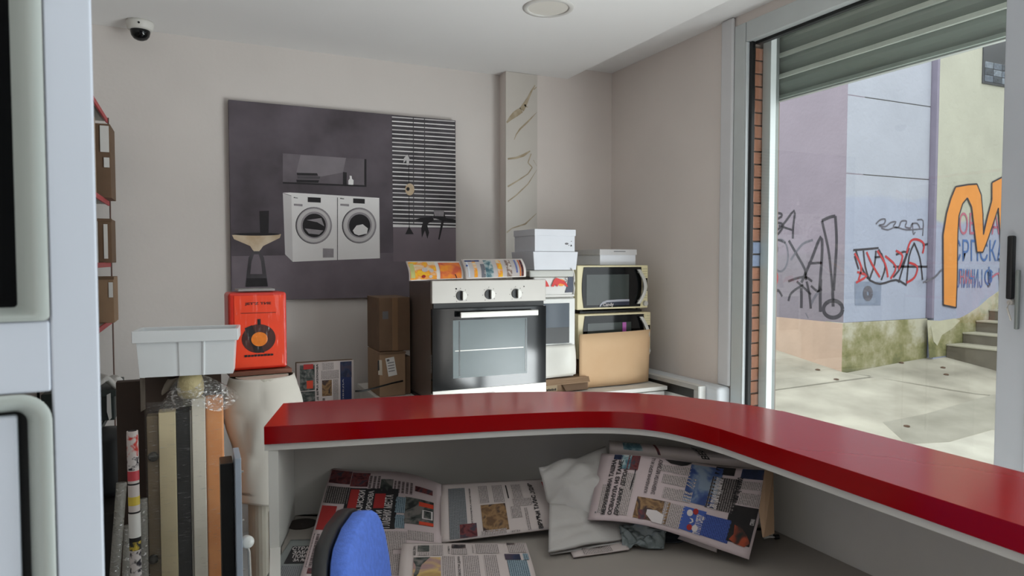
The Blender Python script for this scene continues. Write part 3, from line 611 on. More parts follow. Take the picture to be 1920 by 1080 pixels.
for a, b_, c1, d in ((455,539,518,566), (674,545,730,571)): pq('display', PD, [(a,b_),(c1,b_+3),(c1,d),(a,d-3)], 4)
for a in (388, 612):
    pq('drawer_grip', PC, [(a,571),(a+42,573),(a+42,584),(a,580)], 4)
    A = pY(*zp(a, 548 if a > 500 else 544), YP-.002); 
    put_text('maker_mark', 'Miele', A, A+Vector((.022,0,-.001)), A+Vector((0,0,.007)), PD, po)
pq('vent', PC, [(528,786),(580,788),(580,830),(528,831)], 4)
pq('drum_edge', PD, [(597,541),(600,541),(600,843),(597,843)], 4)
pq('vase', PD, [(222,606),(268,605),(266,720),(226,720)], 3); pq('table_top', PG, [(90,722),(205,712),(327,718),(320,736),(240,775),(226,795),(190,795),(178,775),(100,742)], 4); pq('table_rim', PD, ell(208,718,112,7), 5)
pq('table_neck', PG, [(190,790),(226,790),(222,800),(194,800)], 5); pq('glass_foot', PB, [(194,798),(222,798),(244,830),(254,900),(264,968),(154,970),(162,900),(170,830)], 4); pq('glass_foot', P1, [(196,815),(218,815),(230,850),(236,910),(178,910),(184,850)], 5); pq('foot_base', PD, [(160,930),(256,930),(262,970),(156,972)], 6)
pq('blind_field', PB, [(860,144),(1164,168),(1174,680),(866,672)], 2)
for i in range(26):
    y0 = 150+i*20.3; y1 = 172+i*19.75
    pq('blind_slat', PW if i % 3 else PWs, [(861+i*.2,y0),(1164+i*.4,y1),(1164+i*.4,y1+5),(861+i*.2,y0+5.5)], 3)
pq('blind_rail', PW, [(866,670),(1173,680),(1173,686),(866,684)], 4); pq('picture_floor', PF, [(867,686),(1175,690),(1178,850),(868,850)], 3)
for x in (962, 1016): pq('blind_cord', PB, [(x,150),(x+4,150),(x+6,676),(x+2,676)], 4)
pq('lamp_pole', PD, [(940,335),(943,335),(946,700),(943,700)], 5); pq('lamp_shade', PWs, [(935,334),(945,352),(942,385),(932,385),(930,360),(916,376),(918,352)], 6); pq('lamp_disc', PG, ell(947,502,22,29), 6); pq('lamp_eye', PD, ell(938,500,8,9), 7); pq('lamp_foot', PD, [(943,680),(966,718),(925,718)], 7)
pq('chair_shape', PD, [(1000,640),(1055,632),(1064,650),(1030,670),(1040,710),(1032,740),(1020,700),(1005,735),(1002,690),(1010,660),(965,648)], 5); pq('desk_shape', PD, [(1062,604),(1112,606),(1120,640),(1175,648),(1172,662),(1112,656),(1090,745),(1084,742),(1100,652),(1062,640)], 5); pq('desk_pot', PC, [(1062,606),(1112,608),(1110,632),(1066,630)], 6)
# ================================================================== MARBLE PANEL
def marble():
    m = bpy.data.materials.new('gold veined marble'); m.use_nodes = True; n = m.node_tree.nodes; l = m.node_tree.links; p = n['Principled BSDF']; p.inputs['Roughness'].default_value = .25
    tc = n.new('ShaderNodeTexCoord'); mp = n.new('ShaderNodeMapping'); mp.inputs['Rotation'].default_value = (0, math.radians(-38), 0); l.new(tc.outputs['Object'], mp.inputs[0])
    w_ = n.new('ShaderNodeTexNoise'); w_.inputs['Scale'].default_value = 3.2; w_.inputs['Detail'].default_value = 5; w_.inputs['Distortion'].default_value = .8; l.new(mp.outputs[0], w_.inputs['Vector'])
    sb = n.new('ShaderNodeMath'); sb.operation = 'SUBTRACT'; sb.inputs[1].default_value = .53; l.new(w_.outputs[0], sb.inputs[0]); ab = n.new('ShaderNodeMath'); ab.operation = 'ABSOLUTE'; l.new(sb.outputs[0], ab.inputs[0])
    r = n.new('ShaderNodeValToRGB'); e = r.color_ramp.elements; e[0].position = 0; e[0].color = (*lin((158, 140, 112)), 1); e[1].position = .03; e[1].color = (*lin((200, 192, 182)), 1); x = e.new(.012); x.color = (*lin((172, 158, 132)), 1)
    l.new(ab.outputs[0], r.inputs[0]); l.new(r.outputs[0], p.inputs[0]); return m
MARB = mat('cream marble', (206, 200, 192), .3, noise=.03, scale=3)
VEIN = mat('gold vein', (166, 148, 118), .4, noise=.12, scale=20, col2=(190, 176, 152))
mp_ = thing('marble_panel', (1.87, 3.9, 0), 'narrow cream marble panel with gold veins on the pilaster edge', 'wall panel')
MB().box(1.766, 1.985, 3.895, 3.9, .8, ZL-.002).build('marble_slab', MARB, mp_, bevel=.001)
zm = Z(1, 0, 0)
def vein(pts):
    mb = MB(); P = [pY(*p[:2], 3.894) for p in pts]
    for i in range(len(P)-1):
        a, b_ = P[i], P[i+1]; d = (b_-a).normalized(); s_ = Vector((-d.z, 0, d.x)); w0, w1 = pts[i][2]*.0017, pts[i+1][2]*.0017
        k_ = [Vector((min(max(q.x,1.768),1.983), 3.8938, q.z)) for q in (a-s_*w0, a+s_*w0, b_+s_*w1, b_-s_*w1)]; mb.add(k_, [(0,1,2,3)])
    mb.build('vein', VEIN, mp_)
vein([(1003,160,2),(997,170,3),(990,185,5),(984,196,8),(978,206,10),(966,214,11),(957,222,7),(950,230,3)]); vein([(984,196,4),(986,200,2),(990,201,1)]); vein([(1006,163,1),(1001,168,2)]); vein([(1008,210,1),(990,228,3),(975,242,3),(968,252,2),(964,262,1)])
vein([(994,283,2),(982,291,5),(968,296,4),(952,298,3)]); vein([(996,288,2),(990,305,2),(998,314,2),(990,326,2),(972,338,2.5),(952,350,3)]); vein([(1010,318,1),(990,345,2),(968,366,2.5),(952,378,2)]); vein([(1000,300,1),(1008,312,1)])
vein([(1006,400,1),(985,420,3),(960,428,2),(950,436,3)])
# ================================================================== CEILING FITTINGS
dl = thing('ceiling_downlight', (1.508, 2.848, ZL), 'round recessed ceiling downlight with a white rim, switched off', 'light')
MB().lathe((1.508, 2.848, ZL), [(.094,0),(.094,-.006),(.100,-.009),(.116,-.006),(.119,0)], 48).build('rim', mat('rim white', (206,204,200), .4), dl, smooth=True)
MB().lathe((1.508, 2.848, ZL), [(.0005,-.003),(.094,-.003)], 48).build('diffuser', mat('opal diffuser', (224, 220, 212), .5, noise=.01), dl)
cc = pz(263, 61, ZL); cc.y = 3.86; cc.x = pY(263, 61, 3.86).x
cm = thing('security_camera', (cc.x, cc.y, ZL), 'small white dome security camera on the ceiling by the back wall', 'security camera')
MB().lathe((cc.x, cc.y, ZL), [(.001,0),(.060,0),(.062,-.012),(.057,-.038),(.050,-.044),(.001,-.044)], 40).build('housing', WHITE, cm, smooth=True, bevel=0)
MB().lathe((cc.x, cc.y, ZL-.044), [(.044,0),(.044,-.010),(.040,-.026),(.029,-.040),(.014,-.047),(.0005,-.049)], 32).build('dome', BGLASS, cm, smooth=True)
MB().cyl((cc.x-.002, cc.y-.062, ZL-.022), (cc.x-.002, cc.y-.055, ZL-.022), .005, n=12).build('status_led', BLKPL, cm)
# ================================================================== LOW WHITE CABINET AND WHAT STANDS ON IT
ct = .80
cb = thing('low_cabinet', (1.6, 3.45, 0), 'long low white cabinet along the back wall carrying the appliances', 'cabinet')
cbox('carcass', WHITE, .84, 2.385, 3.11, 3.88, .08, ct-.022, cb, .002)
cbox('worktop', WHITE, .83, 2.39, 3.08, 3.885, ct-.022, ct, cb, .002)
cbox('plinth', BLKPL, .86, 2.37, 3.16, 3.85, 0, .08, cb, 0)
for i in range(3):
    a = .845+i*.513; d = cbox('door', ENAM, a, a+.508, 3.092, 3.11, .09, ct-.03, cb, .002); cbox('handle', STEEL, a+.2, a+.31, 3.075, 3.092, .70, .712, d, .002)
# oven
ov = thing('built_in_oven', (1.31, 3.1, ct), 'stainless steel built-in oven with three knobs and a glass door on the cabinet', 'oven')
ox0, ox1, oy = 1.012, 1.619, 3.08
BODY = mat('galvanised body', (122, 110, 104), .35, metal=.5, noise=.15, scale=4)
cbox('body', BODY, ox0+.02, ox1-.02, oy+.022, 3.52, ct+.015, 1.398, ov, .002)
cbox('body_rail', BLKPL, ox0+.012, ox1-.012, oy+.02, 3.54, ct, ct+.016, ov, .001)
cp = cbox('control_panel', STEEL, ox0, ox1, oy-.002, oy+.022, 1.297, 1.406, ov, .003)
cbox('vent_gap', BLACK, ox0+.01, ox1-.01, oy+.004, oy+.02, 1.27, 1.297, ov, 0)
dr = cbox('door', BGLASS, ox0, ox1, oy-.006, oy+.020, .866, 1.272, ov, .002, label='black glass oven door')
WGL = mat('reflection grey window', (112, 122, 124), .2, noise=.06, scale=4, spec=.25)  # grey of the reflected room is put into the base colour
a = pY(849,606,oy-.006); b_ = pY(988,705,oy-.006)
cbox('window', WGL, a.x, b_.x, oy-.0075, oy-.0065, .935, 1.215, dr, 0)
cbox('oven_rack', STEELL, a.x+.01, b_.x-.02, oy-.0085, oy-.0077, 1.065, 1.069, dr, 0)
for q in (.03, .385): cbox('rack_support', mat('rack shade', (52,58,60), .2), a.x+q, a.x+q+.006, oy-.0085, oy-.0077, .945, 1.21, dr, 0)
cbox('bottom_strip', STEELL, ox0, ox1, oy-.008, oy+.02, .812, .880, ov, .002)
A = Vector((1.27, oy-.0085, .842)); put_text('maker_mark', 'Candy', A, A+Vector((.065,0,0)), A+Vector((0,0,.02)), WHI, ov)
hb = cbox('handle', STEELL, 1.138, 1.552, oy-.052, oy-.040, 1.228, 1.256, dr, .003)
for q in (1.16, 1.53): cbox('handle_post', STEEL, q-.008, q+.008, oy-.042, oy-.006, 1.236, 1.25, dr, .001)
for (px, py) in ((864.7,554.5), (917.8,552), (968,550.6)):
    p = pY(px, py, oy-.004)
    k = MB().cyl((p.x, oy-.002, p.z), (p.x, oy-.007, p.z), .024, n=28).build('knob', BLKPL, cp)  # black disc under a silver half: knob shading put into the colours
    pts = [(p.x+.002+.021*math.sin(t), p.z+.021*math.cos(t)) for t in [math.pi*i/12 for i in range(13)]]
    MB().slab([(x, oy-.007, z) for x, z in pts], (0,-.016,0)).build('lit_half', STEELL, k, bevel=.001)
    for i in range(7):
        t = math.radians(-140+i*45); MB().cyl((p.x+.035*math.sin(t), oy-.0025, p.z+.035*math.cos(t)), (p.x+.035*math.sin(t), oy-.003, p.z+.035*math.cos(t)), .0018, n=8).build('dial_mark', INK, cp)
MB().cyl((pY(855,541.5,oy).x, oy-.0025, pY(855,541.5,oy).z), (pY(855,541.5,oy).x, oy-.0035, pY(855,541.5,oy).z), .004, n=10).build('dial_mark', INK, cp)
MB().cyl((pY(982,537,oy).x, oy-.0025, pY(982,537,oy).z), (pY(982,537,oy).x, oy-.0035, pY(982,537,oy).z), .003, n=10).build('dial_mark', INK, cp)
# magazines on the oven
mz = Z(6.4, 740, 460)
def mag(label, q, y0, lean, rows):
    C = [pY(*mz(*q[0]), y0+lean), pY(*mz(*q[1]), y0+lean), pY(*mz(*q[2]), y0), pY(*mz(*q[3]), y0)]
    for i in (2, 3): C[i].z = max(C[i].z, 1.408)
    S = Sheet('magazine', label, C, [mz(*p) for p in q], bulge=lambda u, v: .02*math.sin(math.pi*v), up=(0,-1,0), m=mat('magazine stock', (222, 214, 208), .4), cat='magazine', group='magazines on the oven', thick=.006)
    return S
S = mag('yellow and orange magazine with a curled left edge on top of the oven', [(135,190),(788,190),(830,400),(175,425)], 3.10, .12, 0)
S.rect(PH['ye'], mz(150,205), mz(500,410)); S.rect(PH['or'], mz(505,212), mz(800,395)); S.rect(mat('pale green print', (190,190,120), .5), mz(160,225), mz(240,400), lift=.002)
for cx, cy, r_, m_ in ((340,300,34,WHI), (420,310,26,WHI), (335,380,24,REDI), (600,280,40,PH['or']), (420,380,22,WHI)): S.poly(m_, [mz(cx+r_*math.cos(t*math.pi/6), cy+r_*.8*math.sin(t*math.pi/6)) for t in range(12)], lift=.0026)
S.poly(INK, [mz(705,350), mz(715,350), mz(745,395), mz(735,398)], lift=.0026)
S = mag('white magazine with a blue title strip and small pictures on top of the oven', [(795,165),(1525,158),(1575,372),(850,400)], 3.085, .12, 0)
S.rect(WHI, mz(810,182), mz(1540,382)); S.rect(mat('navy line', (40,60,110), .5), mz(825,185), mz(1000,200), lift=.0018); S.rect(mat('sky print', (206,212,220), .5), mz(840,205), mz(900,385), lift=.0018)
S.poly(BLUI, [mz(848+12*math.cos(t), 250+12*math.sin(t)) for t in [i*.785 for i in range(8)]], lift=.0025)
S.rect(PH['ye'], mz(905,190), mz(990,385), lift=.0018); S.rect(PH['te'], mz(1040,185), mz(1180,385), lift=.0018); S.rect(mat('slate print', (110,112,120), .5), mz(1000,230), mz(1085,390), lift=.002); S.rect(PH['ye'], mz(1185,182), mz(1290,385), lift=.0018)
S.rect(PH['sk'], mz(1295,182), mz(1405,385), lift=.0018); S.rect(mat('title blue', (90,110,180), .5), mz(1408,180), mz(1462,330), lift=.002); S.text('ДОКТОР', mz(1415,190), mz(1450,320), WHI, 'down', .03, .0028)
S.rect(PH['or'], mz(1468,180), mz(1500,380), lift=.002); S.rect(PH['rd'], mz(1500,180), mz(1520,380), lift=.002); S.text('10', mz(1050,310), mz(1078,345), WHI, 'down', .02, .003)
# mini oven on flattened cartons
mo = thing('mini_oven', (1.75, 3.3, .873), 'white electric cooker with a dark window standing right of the big oven', 'oven')
mx0, mx1, my = 1.628, 1.856, 3.20
cbox('body', ENAM, mx0, mx1, my, 3.62, .875, 1.304, mo, .006, seg=3)
a = pY(1020,568,my); b_ = pY(1065,644,my)
cbox('bezel', ENAM, mx0+.004, mx1-.002, my-.012, my, 1.04, 1.298, mo, .003)
cbox('window', mat('slate reflection glass', (58, 68, 80), .1, noise=.1, scale=3), mx0+.02, b_.x, my-.015, my-.012, 1.06, 1.274, mo, .001)  # bluish grey reflection put into the colour of the upper glass
cbox('window_dark_zone', BLKPL, mx0+.022, b_.x-.002, my-.0165, my-.015, 1.062, 1.145, mo, 0)  # darker lower glass, outside the reflection painted above
def dwr(u, v):
    x = mx0+.004+(1.850-.008*(1-v)-mx0-.004)*u; return Vector((x, my-.016-.03*math.sin(math.pi*min(1,u)**2*.9)*math.sin(math.pi*(.15+.75*v)), 1.05-(.158+.015*(1-u))*v))
MB().grid(dwr, 16, 10).build('lower_flap', mat('white plastic flap', (226, 224, 216), .5, noise=.03, bump=.2, bscale=12), mo, smooth=True, solid=.008)
# cooler box with bull emblem
CY = 3.18
co = thing('cool_box', (1.73, 3.3, 1.306), 'white cool box with a red bull emblem and navy end on the cooker', 'cool box')
cbox('body', mat('cooler plastic', (214, 212, 208), .4, noise=.02), 1.60, 1.846, CY, 3.45, 1.306, 1.414, co, .008, seg=3)
z0 = Z(6, 980, 420)
MB().slab([pY(*z0(*p), CY-.003) for p in ((515,545),(548,530),(566,560),(570,700),(564,768),(476,772),(500,700),(512,620))], (0,.004,0)).build('navy_end', mat('navy plastic', (52,58,78), .4), co)
cbox('lid', mat('cooler lid', (190, 190, 184), .4, noise=.03), 1.572, 1.838, CY-.008, 3.46, 1.414, 1.450, co, .008, seg=3)
MB().tube([pY(*z0(*p), CY-.006) for p in ((545,500),(566,520),(577,560),(583,640),(583,720),(574,790))], .0035, 8).build('trim', LABEL, co, smooth=True)
def em(nm, m, pts, k=0): MB().slab([pY(*z0(*p), CY-.005-.0008*k) for p in pts], (0,.002,0)).build(nm, m, co)
ER = mat('emblem red', (206, 44, 40), .5); EY = mat('emblem yellow', (236, 150, 50), .5)
em('emblem', EY, [(435+45*math.cos(t*.628), 660+40*math.sin(t*.628)) for t in range(10)], 1)
em('emblem', ER, [(322,704),(340,660),(352,628),(378,605),(400,612),(440,630),(470,640),(490,660),(512,706),(492,704),(470,680),(448,676),(420,668),(400,682),(392,706),(378,700),(376,680),(360,690),(350,706)], 2)
em('emblem', ER, [(258,628),(275,650),(290,680),(300,704),(258,706)], 2)
MB().tube([pY(*z0(*p), CY-.007) for p in ((478,655),(496,645),(498,630),(482,620),(484,606),(496,602))], .002, 6).build('emblem_tail', INKG, co)
cbox('lower_trim', LABEL, 1.60, 1.842, CY-.006, CY, 1.310, 1.320, co, .001)
# two white cartons
WC = mat('white carton', (216, 218, 224), .6, noise=.02)
bq = [pY(1002,502,CY), pY(1080,502,CY), pY(1083,472,CY), pY(999,472,CY)]
b1 = thing('white_box', (1.73, 3.3, 1.451), 'lower white carton of the stack on the cool box', 'box', 'white cartons')
zl, zt2 = 1.4515, 1.548
MB().add([(bq[0].x,CY,zl),(bq[1].x,CY,zl),(bq[1].x,3.44,zl),(bq[0].x,3.44,zl),(bq[3].x,CY-.004,zt2),(bq[2].x,CY-.004,zt2),(bq[2].x,3.445,zt2),(bq[3].x,3.445,zt2)],[(0,3,2,1),(4,5,6,7),(0,1,5,4),(1,2,6,5),(2,3,7,6),(3,0,4,7)]).build('box_body', WC, b1, bevel=.002)
b2 = thing('white_box', (1.73, 3.3, 1.549), 'upper white carton with a small printed mark on the stack', 'box', 'white cartons')
bx0, bx1 = pY(1003,472,CY).x, pY(1078,472,CY).x
cbox('box_body', WC, bx0, bx1, CY+.002, 3.43, 1.549, 1.648, b2, .002); cbox('box_lid', WC, bx0-.003, bx1+.003, CY-.003, 3.436, 1.632, 1.666, b2, .001)
for (cx, cy, r1, r2, m_) in ((495,222,22,12,INKG), (520,240,8,4,INKG), (548,195,6,5,INKG)): MB().slab([pY(*z0(cx+r1*math.cos(t*.785), cy+r2*math.sin(t*.785)), CY+.0015) for t in range(8)], (0,.0015,0)).build('printed_mark', m_, b2)
MB().slab([pY(*z0(*p), CY+.0012) for p in ((545,228),(558,250),(535,252))], (0,.0015,0)).build('printed_mark', INK, b2)
# microwaves
def microwave(label, x, y, z, wd, hh, dp, col):
    t = thing('microwave', (x+wd/2, y+dp/2, z), label, 'microwave', 'cream microwaves stacked by the wall')
    CR = mat('cream enamel', (226, 216, 176), .35, noise=.02) if col == 0 else mat('cream enamel aged', (216, 204, 166), .35, noise=.03)
    cbox('body', CR, x, x+wd, y+.02, y+dp, z+.01, z+hh, t, .006, seg=3)
    for a in (.03, wd-.06):
        for b_ in (.04, dp-.04): MB().cyl((x+a+.015, y+b_, z), (x+a+.015, y+b_, z+.012), .012, n=12).build('foot', BLKPL, t)
    n_ = 10; L = [(x+.075*wd-.012*math.sin(math.pi*i/n_)+.006, z+.02+(hh-.03)*i/n_) for i in range(n_+1)]
    fr = cbox('front_frame', CR, x, x+wd, y+.004, y+.02, z+.01, z+hh, t, .004)
    dd = MB().slab([(px, y, pz_) for px, pz_ in L]+[(x+.895*wd, y, z+hh-.01), (x+.905*wd, y, z+hh*.5), (x+.885*wd, y, z+.02)], (0,.008,0)).build('door', BGLASS, t, label='black glass door')
    cbox('window', mat('microwave window', (56, 62, 60), .07, noise=.1, spec=.6), x+.12*wd, x+.715*wd, y-.0015, y, z+.035, z+.80*hh, dd, 0)
    # arc handle
    H = [Vector((x+wd*(.835+.075*math.sin(math.pi*k/12)), y-.014-.016*math.sin(math.pi*k/12), z+hh*(.14+.77*k/12))) for k in range(13)]
    mb = MB(); vs = []; fs = []
    for p in H:
        for dx, dy in ((-.011,-.006),(.011,-.006),(.011,.006),(-.011,.006)): vs.append(p+Vector((dx,dy,0)))
    for k in range(12):
        for q in range(4): fs.append((k*4+q, k*4+(q+1)%4, k*4+4+(q+1)%4, k*4+4+q))
    mb.add(vs, fs+[(3,2,1,0),(48,49,50,51)]).build('handle', STEELL, t, bevel=.002)
    for k in (1, 11): MB().cyl(H[k], H[k]+Vector((0,.024,0)), .006, n=8).build('handle_post', STEEL, t)
    pn = cbox('control_panel', CR, x+.905*wd, x+.992*wd, y, y+.008, z+.02, z+hh-.01, t, .001)
    cbox('display', BGLASS, x+.915*wd, x+.985*wd, y-.002, y, z+hh*.42, z+hh*.71, pn, 0)
    BT = mat('button grey cream', (196, 188, 150), .5)
    for r_ in range(4):
        for c1 in range(2):
            q = z+hh*(.93-.055*r_); cbox('button', BT, x+(.915+.037*c1)*wd, x+(.947+.037*c1)*wd, y-.0015, y, q-.006, q, pn, 0)
    for r_ in range(3):
        for c1 in range(2):
            q = z+hh*(.39-.055*r_); cbox('button', BT, x+(.915+.037*c1)*wd, x+(.947+.037*c1)*wd, y-.0015, y, q-.006, q, pn, 0)
    MB().cyl((x+.95*wd, y, z+hh*.14), (x+.95*wd, y-.014, z+hh*.14), .016, .014, 20).build('knob', STEELL, pn)
    # logo swoosh
    sw = [(.30,.13),(.34,.20),(.40,.235),(.55,.245),(.72,.245)]; P_ = [Vector((x+a*wd, y-.003, z+b_*hh)) for a, b_ in sw]
    mb = MB()
    for k in range(4): a, b_ = P_[k], P_[k+1]; mb.add([a, b_, b_+Vector((0,0,-.012)), a+Vector((0,0,-.012))], [(0,1,2,3)])
    mb.build('door_arc', mat('silver print', (150,150,158), .3, metal=.3), dd)
    mb = MB(); mb.add([(x+.31*wd, y-.0028, z+.03), (x+.72*wd, y-.0028, z+.03), (x+.72*wd, y-.0028, z+.20*hh), (x+.42*wd, y-.0028, z+.20*hh), (x+.33*wd, y-.0028, z+.12*hh)], [(0,1,2,3,4)]); mb.build('badge_field', mat('badge navy', (34,38,54), .2), dd)
    A = Vector((x+.345*wd, y-.0036, z+.055*hh+.008)); put_text('maker_mark', 'Candy', A, A+Vector((.15*wd,0,0)), A+Vector((0,0,.024)), WHI, dd)
    return t
m1 = microwave('cream microwave with a black glass door, upper of the two stacked', 1.923, 3.28, 1.216, .477, .258, .34, 0)
m2 = microwave('cream microwave half hidden by a kraft board, lower of the two stacked', 1.912, 3.25, .945, .487, .258, .36, 1)
cbox('magenta_sticker', mat('magenta sticker', (160, 70, 150), .4), 2.20, 2.225, 3.246, 3.2485, 1.09, 1.15, m2, 0)
tag(cbox('foam_spacer', BLKPL, 1.95, 2.37, 3.30, 3.6, 1.203, 1.2155, None, .001), 'thin black tray between the two microwaves', 'tray')
# kraft board leaning in front, right edge curling back
kb = thing('kraft_board', (2.12, 3.2, .6), 'pale brown kraft board standing in front of the lower microwave', 'board')
def kbf(u, v):
    a = pY(1085+137*u, 627-9*u, 3.2); x = a.x; top = a.z; return Vector((x-.01*v*(u > .5), 3.195+(.035*max(0,u-.62)**1.5*3.0)-.012*(1-v)*0, top-(top-.806)*v))
MB().grid(kbf, 20, 4).build('board_sheet', CARDL, kb, smooth=True, solid=.004)
p = pY(1137,716,3.2); MB().slab([(p.x+.008*math.cos(t), 3.2035, p.z+.006*math.sin(t)) for t in [i*.785 for i in range(8)]], (0,-.0005,0)).build('stain', CARD, kb)
# cardboard boxes below the microwaves
k1 = thing('cardboard_box', (2.12, 3.42, ct), 'flat brown carton under the lower microwave behind the kraft board', 'box')
cbox('box_body', CARD, 1.94, 2.36, 3.27, 3.6, ct+.002, .943, k1, .003)
k2 = thing('cardboard_box', (1.78, 3.3, ct), 'squashed brown carton with dark print under the white cooker', 'box')
cbox('box_body', CARD, 1.63, 1.93, 3.17, 3.60, ct+.002, .872, k2, .003)
MB().slab([(1.64,3.168,.872),(1.93,3.168,.874),(1.915,3.13,.853),(1.66,3.14,.848)], (0,0,-.003)).build('box_flap', CARD, k2)
MB().slab([(1.76,3.166,.846),(1.92,3.166,.85),(1.91,3.15,.81),(1.78,3.15,.806)], (0,-.002,0)).build('torn_flap', CARDD, k2)
cbox('label_patch', mat('beige label', (178,158,130), .8), 1.668, 1.735, 3.167, 3.1695, .808, .842, k2, 0)
for i in range(6): cbox('printed_mark', INK, 1.672+i*.0098, 1.679+i*.0098, 3.166, 3.167, .812, .822+.002*(i % 2), k2, 0)
# thin white box on top microwave
wb = thing('white_box', (2.38, 3.66, 1.475), 'thin white carton lying on top of the upper microwave', 'box')
cbox('box_body', WC, 2.10, 2.345, 3.33, 3.60, 1.4755, 1.560, wb, .002); cbox('box_lid', mat('grey white carton', (196,194,194), .6), 2.095, 2.35, 3.325, 3.605, 1.534, 1.566, wb, .001)
p = pY(1170,468,3.324); A = Vector((2.19, 3.3235, 1.552)); cbox('printed_mark', INKG, 2.19, 2.27, 3.3235, 3.325, 1.552, 1.556, wb, 0)
# convector by the side wall
cv = thing('convector_heater', (2.42, 3.1, .6), 'white wall convector with a grey bezel and dark outlet slot by the window', 'heater')
cbox('casing', ENAM, 2.408, 2.453, 2.835, 3.40, .30, .836, cv, .003)
GB = mat('grey bezel', (170, 168, 164), .5)
cbox('bezel', GB, 2.400, 2.408, 2.835, 3.40, .815, .836, cv, .001); cbox('bezel', GB, 2.400, 2.408, 2.835, 2.870, .30, .815, cv, .001)
cbox('outlet_slot', mat('dark slot', (40, 36, 32), .5, noise=.3, scale=40), 2.404, 2.409, 2.870, 3.39, .765, .812, cv, 0)
for i in range(6): cbox('louvre', BLKPL, 2.403, 2.406, 2.872, 3.388, .768+i*.0075, .770+i*.0075, cv, 0)
cbox('stand', ENAM, 2.415, 2.45, 2.9, 2.95, 0, .30, cv, .002); cbox('stand', ENAM, 2.415, 2.45, 3.28, 3.33, 0, .30, cv, .002)
p = pY(1231,678,3.45); tag(cbox('pipe_collar', LABEL, 2.40, 2.44, 3.36, 3.40, .838, .862, None, .004), 'small white pipe fitting on top of the convector by the kraft board', 'pipe fitting')
# cardboard boxes left of the oven
c1 = thing('cardboard_box', (.94, 3.45, ct), 'small brown carton with a slanted white label left of the oven', 'box')
zq = Z(7.385, 540, 640)
cbox('box_body', CARD, .848, .985, 3.44, 3.70, ct+.001, 1.030, c1, .003); cbox('box_flap', CARDD, .846, .987, 3.436, 3.445, 1.02, 1.031, c1, .001)
MB().slab([pY(*zq(*p), 3.438) for p in ((1348,238),(1468,213),(1512,462),(1392,490))], (0,.0015,0)).build('label', LABEL, c1)
S_ = MB().slab([pY(*zq(*p), 3.4375) for p in ((1365,252),(1400,244),(1406,275),(1370,283))], (0,.001,0)).build('printed_mark', INKG, c1)
for i in range(4): MB().slab([pY(*zq(1378+i*4+d, 300+i*38+e), 3.4375) for d, e in ((0,0),(88,-18),(92,-8),(4,10))], (0,.001,0)).build('printed_mark', INKG, c1)
MB().slab([pY(*zq(*p), 3.438) for p in ((1243,270),(1262,262),(1262,400),(1243,405))], (0,.001,0)).build('hand_hole', BLACK, c1); MB().slab([pY(*zq(*p), 3.4385) for p in ((1262,258),(1300,262),(1308,470),(1250,465),(1250,410),(1270,400))], (0,.001,0)).build('tape', mat('pale tape', (188,176,160), .4), c1)
c2 = thing('cardboard_box', (1.0, 3.5, ct), 'narrow brown carton squeezed between the labelled carton and the oven', 'box'); cbox('box_body', CARDD, .988, 1.018, 3.46, 3.66, ct+.001, 1.0, c2, .002)
c3 = thing('cardboard_box', (.94, 3.5, 1.032), 'taller brown carton standing on the labelled carton left of the oven', 'box'); cbox('box_body', CARDD, .852, 1.016, 3.455, 3.72, 1.032, 1.31, c3, .003); cbox('tape', mat('brown tape', (134,104,76), .35), .92, .95, 3.453, 3.456, 1.034, 1.31, c3, 0)
MB().slab([(.87,3.4535,1.2),(.90,3.4535,1.2),(.90,3.4535,1.24),(.87,3.4535,1.24)], (0,.001,0)).build('printed_mark', INKG, c3)
# cable lying on the cabinet edge
cbl = MB().tube([pY(666,733.5,3.30), pY(680,733,3.30), pY(697,729,3.32), pY(715,724,3.35), pY(735,718.5,3.40), pY(755,714,3.44)], .0045, 8).build('black_cable', BLACK, smooth=True); tag(cbl, 'black cable trailing in front of the cartons left of the oven', 'cable')
# wrapped board with newspaper leaning by the wall
nb = thing('wrapped_board', (.6, 3.55, 0), 'upright board wrapped in newspaper pages leaning on the back wall', 'board')
Xn = (pY(556,680,3.55).x, pY(663,677,3.55).x)
MB().box(Xn[0], Xn[1], 3.556, 3.60, 0, .985).build('board_core', CARDD, nb, bevel=.002)
S = Sheet('newspaper_wrap', '', [(Xn[0],3.552,.985),(Xn[1],3.552,.985),(Xn[1],3.552,.60),(Xn[0],3.552,.60)], [(556,677),(661,675),(664,795),(556,795)], up=(0,-1,0), m=PAPER, parent=nb, thick=.002, nu=2, nv=2)
for nm, m_, a, b_ in (('print_block',PH['gr'],(160,300),(360,590)),('print_block',PH['gr'],(165,605),(365,830)),('print_block',REDI,(210,290),(340,345)),('print_block',ORI,(250,480),(335,570)),('print_block',TX['t'],(465,280),(620,360)),('print_block',TX['t'],(450,372),(690,470)),('print_block',PH['br'],(458,485),(595,670)),('print_block',TX['t'],(610,480),(690,800)),('print_block',PH['dk'],(465,695),(500,770)),('print_block',NAVY,(708,270),(880,1000)),('print_block',PH['nv'],(712,272),(870,460))):
    o = S.rect(m_, zq(*a), zq(*b_), lift=.0012+.0006*(m_ in (REDI, ORI, PH['nv'])))
S.text('ШТА ЈЕ ВЕЋА ИЗЛОЖБА', zq(380,290), zq(412,830), INK, 'up', .02); S.text('ПОБЕДА', zq(740,480), zq(765,800), WHI, 'up', 0)
